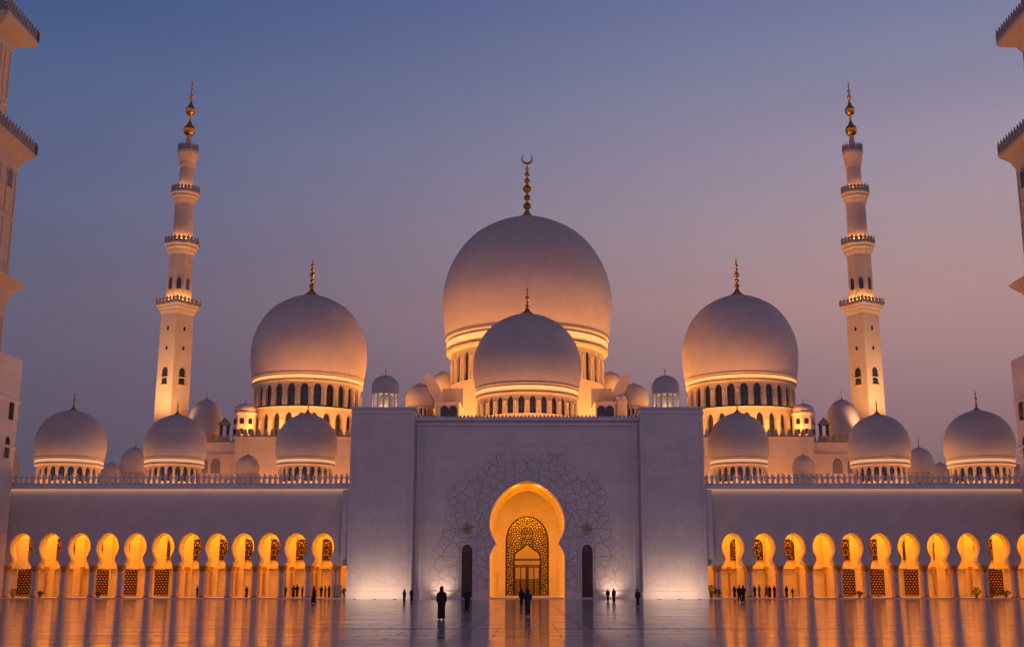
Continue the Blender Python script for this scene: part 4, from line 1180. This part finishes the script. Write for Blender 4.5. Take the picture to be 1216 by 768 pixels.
def robe_mesh(J, style, mat):
    mb = MB()
    ax = (J['al'][0]+J['ar'][0])/2; ay = (J['al'][1]+J['ar'][1])/2
    sp = abs(J['al'][0]-J['ar'][0])/2; spy = abs(J['al'][1]-J['ar'][1])/2
    if style in ('abaya', 'thobe'):
        hem = .06 if style == 'abaya' else .12; k = 1.0 if style == 'abaya' else .82
        loft(mb, [(ax, ay, hem, (.15+sp*.5)*k, (.14+spy*.6)*k, .07), (ax*.8, ay*.8, .35, (.17+sp*.3)*k, (.15+spy*.4)*k, .06), (ax*.4, ay*.4, .7, .20*k, (.165+spy*.3)*k, .035), (0, 0, .95, .205, .165, .02), (0, 0, 1.12, .19, .15, .01), (0, 0, 1.30, .215, .155, 0), (0, .005, 1.42, .215, .125, 0), (0, .005, 1.475, .14, .09, 0), (0, 0, 1.50, .07, .07, 0)])
    else:   # jacket over trousers
        loft(mb, [(0, 0, .82, .20, .15, .02), (0, 0, .95, .205, .155, .01), (0, 0, 1.12, .19, .145, 0), (0, 0, 1.30, .22, .15, 0), (0, .005, 1.42, .22, .12, 0), (0, .005, 1.475, .13, .085, 0), (0, 0, 1.50, .07, .065, 0)])
        for s_ in ('l', 'r'):
            h, k_, a = J['p'+s_], J['k'+s_], J['a'+s_]
            mb.tube([h, k_, (a[0], a[1], a[2]+.02)], [.118, .088, .075], 12)
    for s_ in ('l', 'r'):
        mb.tube([J['s'+s_], J['e'+s_], tuple(Vector(J['w'+s_])*.9+Vector(J['e'+s_])*.1)], [.088, .075, .07 if style == 'abaya' else .05], 12)
    return mb.mesh('robe', mat, 70)

def scarf_mesh(mat, long=True):
    mb = MB()
    rings = [(0, .03, 1.30 if long else 1.42, .20, .14, 0), (0, .02, 1.44, .15, .12, .02), (0, .015, 1.53, .095, .10, 0), (0, .015, 1.60, .105, .112, 0), (0, .015, 1.67, .108, .118, 0), (0, .02, 1.73, .085, .10, 0), (0, .02, 1.765, .05, .06, 0), (0, .02, 1.778, .005, .005, 0)]
    n = 20; base = 0
    for (cx, cy, z, rx, ry, fo) in rings:
        for j in range(n):
            a = 2*math.pi*j/n; f = 1.0
            y = cy+ry*f*math.sin(a)
            # leave the face open: pull the front back between chin and brow
            if math.sin(a) < -.75 and 1.52 < z < 1.70: y = cy-ry*.62
            mb.v.append((cx+rx*f*math.cos(a), y, z))
    for q in range(len(rings)-1):
        for j in range(n):
            j2 = (j+1) % n
            mb.f.append((q*n+j, q*n+j2, (q+1)*n+j2, (q+1)*n+j)); mb.m.append(0)
    return mb.mesh('headscarf', mat, 80)
def hair_mesh():
    mb = MB(); loft(mb, [(0, .03, 1.58, .075, .075, 0), (0, .02, 1.64, .098, .098, 0), (0, .015, 1.70, .097, .105, 0), (0, .015, 1.745, .07, .08, 0), (0, .015, 1.765, .005, .005, 0)], 16)
    return mb.mesh('hair', M['hair'], 80)
def shoe_mesh(J):
    mb = MB()
    for s_ in ('l', 'r'):
        a, t = J['a'+s_], J['t'+s_]
        mb.tube([(a[0], a[1]+.05, a[2]-.04), (a[0], a[1]-.02, a[2]-.03), (t[0], t[1], max(.04, t[2]+.005)), (t[0], t[1]-.04, max(.035, t[2]))], [.04, .052, .045, .025], 10)
    return mb.mesh('shoes', M['dark'], 80)

POSES = {
 'stand': {},
 'walk': {'kl': (.09, -.13, .50), 'al': (.09, -.20, .09), 'tl': (.09, -.33, .05), 'kr': (-.09, .06, .49), 'ar': (-.09, .26, .13), 'tr': (-.09, .15, .03), 'el': (.22, .10, 1.17), 'wl': (.21, .12, .94), 'hl': (.205, .10, .84), 'er': (-.22, -.04, 1.16), 'wr': (-.20, -.17, .97), 'hr': (-.19, -.22, .88)},
 'hold': {'el': (.23, .0, 1.16), 'wl': (.14, -.20, 1.10), 'hl': (.06, -.24, 1.12), 'er': (-.23, .0, 1.16), 'wr': (-.14, -.20, 1.08), 'hr': (-.06, -.24, 1.09), 'kl': (.10, -.04, .5)},
}
BODY = {}
for k, v in POSES.items(): BODY[k] = skin_body(v)
ROBE = {}
def person(label, px, py, head_py, pose='stand', style='abaya', mat='abaya', head='scarf', face=0, z=0.0, Y=None, group=None, bag=False):
    Yd = Y if Y else Yg(py)
    X = (px-626)/F*(Yd*math.cos(TH)+(z-HC)*math.sin(TH))
    hgt = Zp(head_py, Yd)-z
    sc_ = max(.86, min(1.12, hgt/1.77))
    t = thing('person', label, 'person', (X, Yd, z), R(face), group)
    t.scale = (sc_,)*3
    me, J = BODY[pose]
    link('body', me, t)
    key = (pose, style, mat)
    if key not in ROBE: ROBE[key] = robe_mesh(J, style, M[mat])
    link('robe' if style != 'jacket' else 'clothes', ROBE[key], t)
    if head == 'scarf':
        kk = ('scarf', mat)
        if kk not in ROBE: ROBE[kk] = scarf_mesh(M[mat])
        link('headscarf', ROBE[kk], t)
    elif head == 'white':
        if 'gh' not in ROBE: ROBE['gh'] = scarf_mesh(M['white_cloth'], False)
        link('headcloth', ROBE['gh'], t)
    else:
        if 'hair' not in ROBE: ROBE['hair'] = hair_mesh()
        link('hair', ROBE['hair'], t)
    ks = ('shoe', pose)
    if ks not in ROBE: ROBE[ks] = shoe_mesh(J)
    link('shoes', ROBE[ks], t)
    if bag:
        mb = MB(); mb.prism([(-.14, 0), (-.16, .22), (.16, .22), (.14, 0)], -.05, .05); mb.tube([(-.08, 0, .22), (-.05, 0, .34), (.05, 0, .34), (.08, 0, .22)], .012, 5)
        b = mb.build('handbag', M['dark'], None, (X+.30*sc_*math.cos(R(face)), Yd-.1+.30*sc_*math.sin(R(face)), z+.50*sc_), R(face)); tag(b, 'dark handbag carried by '+bag, 'handbag')
    return t
GP = 'people crossing the plaza'
person('nearest person, in a long black robe, standing left of the portal axis', 524, 735, 695.5, 'stand', 'abaya', 'abaya', 'scarf', 178, group=GP)
person('person in black coat walking before the slim dark window left of the portal', 554.5, 727, 696.5, 'walk', 'thobe', 'abaya', 'hair', 200, group=GP)
person('person in black at the portal, the farther of two on its axis', 619.5, 720.5, 698, 'walk', 'thobe', 'abaya', 'scarf', 170, group=GP)
person('person in navy blue robe before the portal, the nearer of two on its axis', 626.5, 732.5, 698, 'hold', 'thobe', 'navy', 'scarf', 185, group=GP)
person('person in bluish robe before the left pier, left one of a distant pair', 480, 714.5, 699, 'stand', 'abaya', 'navy', 'scarf', 150, group=GP)
person('person in black robe before the left pier, right one of a distant pair', 488.5, 714, 699, 'walk', 'abaya', 'abaya', 'scarf', 190, group=GP)
person('slimmer person in black, left one of the pair right of the portal', 722, 714, 698.5, 'stand', 'thobe', 'abaya', 'hair', 160, group=GP)
person('person in black robe and headscarf, right one of the pair right of the portal', 729, 714.8, 698, 'stand', 'abaya', 'abaya', 'scarf', 200, group=GP)
person('lone person in knee-length dark coat before the right pier', 757.5, 720, 698.5, 'stand', 'thobe', 'grey_cloth', 'hair', 175, group=GP)
person('person in full black robe standing before the last arch left of the gateway', 372.5, 716, 695, 'walk', 'abaya', 'abaya', 'scarf', 100, group=GP)
person('person in dark suit before the first arch right of the gateway, left of two', 878.5, 715.5, 693, 'walk', 'jacket', 'abaya', 'hair', 185, group=GP)
person('person in black robe before the first arch right of the gateway, right of two', 883, 714.5, 692.5, 'hold', 'thobe', 'abaya', 'scarf', 165, group=GP)
# visitors inside the arcades
GA = 'visitors inside the arcades'
def visitor(label, px, Yoff, pose, style, mat, head, face, h=1.0):
    Yd = YW+Yoff; t = person(label, px, 0, 0, pose, style, mat, head, face, .20, Yd, GA)
    t.scale = (h, h, h)
visitor('dark visitor in the second arch left of the gateway, left of three', 338.5, 1.6, 'stand', 'thobe', 'abaya', 'hair', 160, 1.0)
visitor('dark visitor in the second arch left of the gateway, middle of three', 348.3, 3.0, 'hold', 'abaya', 'abaya', 'scarf', 30, 1.05)
visitor('tall dark visitor in the second arch left of the gateway, right of three', 352.6, 2.4, 'walk', 'thobe', 'abaya', 'hair', 210, 1.12)
visitor('visitor in pale headcloth seen between the columns left of the gateway', 358.8, 1.4, 'stand', 'thobe', 'grey_cloth', 'white', 120, 1.0)
visitor('dark visitor in the first arch left of the gateway, left of three', 381, 3.5, 'walk', 'thobe', 'abaya', 'hair', 200, 1.0)
visitor('dark visitor in the first arch left of the gateway, middle of three', 386, 2.4, 'stand', 'thobe', 'grey_cloth', 'hair', 90, .98)
visitor('dark visitor in the first arch left of the gateway, right of three', 390.6, 2.2, 'hold', 'abaya', 'abaya', 'scarf', 240, 1.04)
visitor('dark robed visitor in the fourth arch left of the gateway', 292.5, 1.6, 'hold', 'abaya', 'abaya', 'scarf', 180, .95)
visitor('dark visitor leaning near the columns of the sixth arch left of the gateway', 234, 3.0, 'stand', 'jacket', 'abaya', 'hair', 150, 1.0)
visitor('black robed visitor in the first arch right of the gateway, near its column', 872.5, 1.8, 'stand', 'abaya', 'abaya', 'scarf', 150, 1.0)
visitor('slim dark visitor in the second arch right of the gateway, leftmost of five', 896.5, 3.0, 'stand', 'thobe', 'abaya', 'hair', 200, 1.05)
visitor('tall charcoal visitor in the second arch right of the gateway, second of five', 902, 2.6, 'hold', 'thobe', 'grey_cloth', 'hair', 100, 1.14)
visitor('dark visitor in the second arch right of the gateway, third of five', 910.5, 2.8, 'walk', 'jacket', 'abaya', 'hair', 230, 1.03)
visitor('robed visitor in the second arch right of the gateway, fourth of five', 914.3, 2.0, 'stand', 'abaya', 'abaya', 'scarf', 180, 1.0)
visitor('robed visitor beside the column of the second arch right of the gateway, last of five', 920, 1.7, 'hold', 'abaya', 'abaya', 'scarf', 140, 1.02)
visitor('black robed visitor in the third arch right of the gateway, taller of two', 934.3, 1.7, 'stand', 'abaya', 'abaya', 'scarf', 200, 1.02)
visitor('short dark visitor in the third arch right of the gateway, smaller of two', 941.5, 1.9, 'walk', 'jacket', 'abaya', 'hair', 120, .84)

# ------------------------------------------------------------------ plants and stand
def shrub(label, px, Y, hgt, wid, seed, spiky=False, z=.20):
    rnd = random.Random(seed)
    X = (px-626)/F*(Y*math.cos(TH)-HC*math.sin(TH))
    t = thing('potted_shrub', label, 'plant', (X, Y, z), 0, 'potted shrubs in the arcades')
    mb = MB(); mb.lathe([(.16, 0), (.26, .34), (.29, .36), (.29, .42), (.24, .42), (.22, .38)], 14); mb.build('pot', M['pot'], t)
    mb = MB()
    for i in range(6):
        a = rnd.random()*6.28; mb.tube([(0, 0, .35), (wid*.25*math.cos(a), wid*.2*math.sin(a), hgt*.55), (wid*.4*math.cos(a), wid*.3*math.sin(a), hgt*.85)], [.02, .012, .006], 5)
    mb.build('stem', M['pot'], t)
    mb = MB()
    for i in range(260):
        a = rnd.random()*6.28; rr = rnd.random()**.5; zz = .42+(hgt-.42)*rnd.random()
        k = 1-abs((zz-.42)/(hgt-.42)-.45)*(1.2 if not spiky else .7)
        p = Vector((wid*.5*rr*k*math.cos(a), wid*.5*rr*k*math.sin(a), zz))
        d = Vector((rnd.uniform(-1, 1), rnd.uniform(-1, 1), rnd.uniform(-.2, 1.4 if spiky else .8))).normalized(); u = d.cross(Vector((rnd.random(), rnd.random(), .3))).normalized()
        l = rnd.uniform(.10, .2)*(1.7 if spiky else 1); w = l*(.16 if spiky else .34)
        mb.face([p, p+d*l*.5+u*w, p+d*l, p+d*l*.5-u*w])
    mb.build('foliage', M['leaf'], t, angle=180)
shrub('spiky potted shrub beside the right gateway pier, taller of two there', 845, YW-.3, 1.7, 1.5, 1, True)
shrub('low potted shrub beside the right gateway pier, under the first column', 853, YW+.2, 1.1, 1.3, 2, True)
shrub('dark bush in the second arch from the right photo edge, left one', 1160, YW+1.9, 1.4, 1.7, 3)
shrub('tall dark bush in the rightmost full arch, beside the column', 1178, YW+1.9, 2.0, 1.5, 4)
shrub('low dark bush in the rightmost full arch, right of the tall bush', 1195, YW+1.8, 1.0, 1.9, 5)
shrub('dark bush in the leftmost full arch', 15, YW+1.8, 1.3, 1.5, 6)
shrub('low dark bush in the second full arch from the left photo edge', 47, YW+1.9, .9, 1.2, 7)
shrub('low bush in the fifth arch right of the gateway', 1021, YW+1.9, .95, 1.5, 8)
shrub('low dark bush in the fourth full arch from the left photo edge', 116, YW+1.8, .8, 1.3, 9)
shrub('pale potted shrub in the gap between the left wing and the left pier', 409.5, YW-.3, 1.3, 1.0, 10, True)
Xs = (402-626)/F*(YW*math.cos(TH)); st_ = thing('display_stand', 'grey rectangular display stand beside the left gateway pier', 'stand', (Xs, YW-.3, .20))
mb = MB(); mb.box(-.45, .45, -.06, .06, .3, 1.75); mb.box(-.49, -.45, -.08, .08, .08, 1.8); mb.box(.45, .49, -.08, .08, .08, 1.8); mb.box(-.45, .45, -.08, .08, 1.75, 1.8); mb.build('panel', M['panel_grey'], st_)
mb = MB(); mb.box(-.55, .55, -.3, .3, 0, .08); mb.build('foot', M['steel'], st_)

# ------------------------------------------------------------------ sky
w = bpy.data.worlds.new('World'); sc.world = w; w.use_nodes = True; nt = w.node_tree
bg = nt.nodes['Background']; tc = N(nt, 'ShaderNodeTexCoord')
sep = N(nt, 'ShaderNodeSeparateXYZ'); L(nt, tc.outputs['Generated'], sep.inputs[0])
elev = math_n(nt, 'MULTIPLY', math_n(nt, 'ARCSINE', sep.outputs[2]), 180/math.pi)
def lin(c): return tuple(((x/255)/12.92 if x/255 <= .04045 else ((x/255+.055)/1.055)**2.4) for x in c)
def ramp(stops):
    n = N(nt, 'ShaderNodeValToRGB'); L(nt, mapr(nt, elev, 0, 90), n.inputs[0]); cr = n.color_ramp; cr.interpolation = 'B_SPLINE' if False else 'LINEAR'
    while len(cr.elements) > 1: cr.elements.remove(cr.elements[-1])
    for i, (e, c) in enumerate(stops):
        el = cr.elements[0] if i == 0 else cr.elements.new(e/90)
        el.position = e/90; el.color = (*lin(c), 1)
    return n.outputs[0]
left = ramp([(0, (74, 66, 92)), (5, (82, 74, 100)), (8.5, (86, 77, 102)), (13, (92, 88, 115)), (18, (84, 92, 129)), (23, (72, 90, 132)), (27.5, (50, 76, 124)), (40, (46, 60, 98)), (60, (38, 40, 66)), (90, (34, 34, 56))])
right = ramp([(0, (118, 84, 98)), (5, (122, 92, 106)), (8.5, (145, 110, 119)), (13, (172, 132, 132)), (17, (164, 140, 149)), (20, (152, 137, 158)), (23.5, (130, 127, 155)), (27.5, (108, 114, 154)), (40, (68, 70, 104)), (60, (38, 40, 66)), (90, (34, 34, 56))])
h = math_n(nt, 'DIVIDE', sep.outputs[0], math_n(nt, 'MAXIMUM', math_n(nt, 'SQRT', math_n(nt, 'ADD', math_n(nt, 'MULTIPLY', sep.outputs[0], sep.outputs[0]), math_n(nt, 'MULTIPLY', sep.outputs[1], sep.outputs[1]))), .01))
mr_ = N(nt, 'ShaderNodeMapRange', interpolation_type='SMOOTHSTEP'); L(nt, h, mr_.inputs[0])
mr_.inputs[1].default_value = -.52; mr_.inputs[2].default_value = .40
skyc = mixc(nt, mr_.outputs[0], left, right)
ns = N(nt, 'ShaderNodeTexSky', sky_type='NISHITA'); ns.sun_disc = False; ns.sun_elevation = R(1.0); ns.sun_rotation = R(75); ns.dust_density = 3
mul = N(nt, 'ShaderNodeVectorMath', operation='SCALE'); L(nt, ns.outputs[0], mul.inputs[0]); mul.inputs['Scale'].default_value = .03
# behind the camera the sky is a calm mauve
front = mapr(nt, sep.outputs[1], -.3, .5)
rear = ramp([(0, (160, 132, 158)), (20, (160, 134, 166)), (36, (86, 76, 106)), (55, (34, 34, 54)), (90, (28, 28, 48))])
skyc = mixc(nt, front, rear, skyc)
tot = mixc(nt, 1.0, skyc, mul.outputs[0], 'ADD')
hz = N(nt, 'ShaderNodeMapping'); L(nt, tc.outputs['Generated'], hz.inputs[0]); hz.inputs['Scale'].default_value = (1.5, 1.5, 9)
hn = noise(nt, hz.outputs[0], 1.6, 4, .5)
hs_ = N(nt, 'ShaderNodeVectorMath', operation='SCALE'); L(nt, tot, hs_.inputs[0]); L(nt, mapr(nt, hn.outputs[0], .3, .7, .965, 1.035), hs_.inputs['Scale']); tot = hs_.outputs[0]
L(nt, tot, bg.inputs[0]); bg.inputs[1].default_value = 1.0
sd = bpy.data.lights.new('sun', 'SUN'); sd.energy = .05; sd.angle = R(20); sd.color = (1, .72, .62)
so = bpy.data.objects.new('sun', sd); COL.objects.link(so)
so.rotation_euler = (R(84), 0, R(100)); so.location = (200, 100, 100)

sc.view_settings.view_transform = 'Standard'; sc.view_settings.look = 'None'; sc.view_settings.exposure = 0; sc.view_settings.gamma = 1
sc.cycles.use_denoising = True; sc.cycles.max_bounces = 8; sc.cycles.diffuse_bounces = 4; sc.cycles.transparent_max_bounces = 12
sc.cycles.sample_clamp_indirect = 4
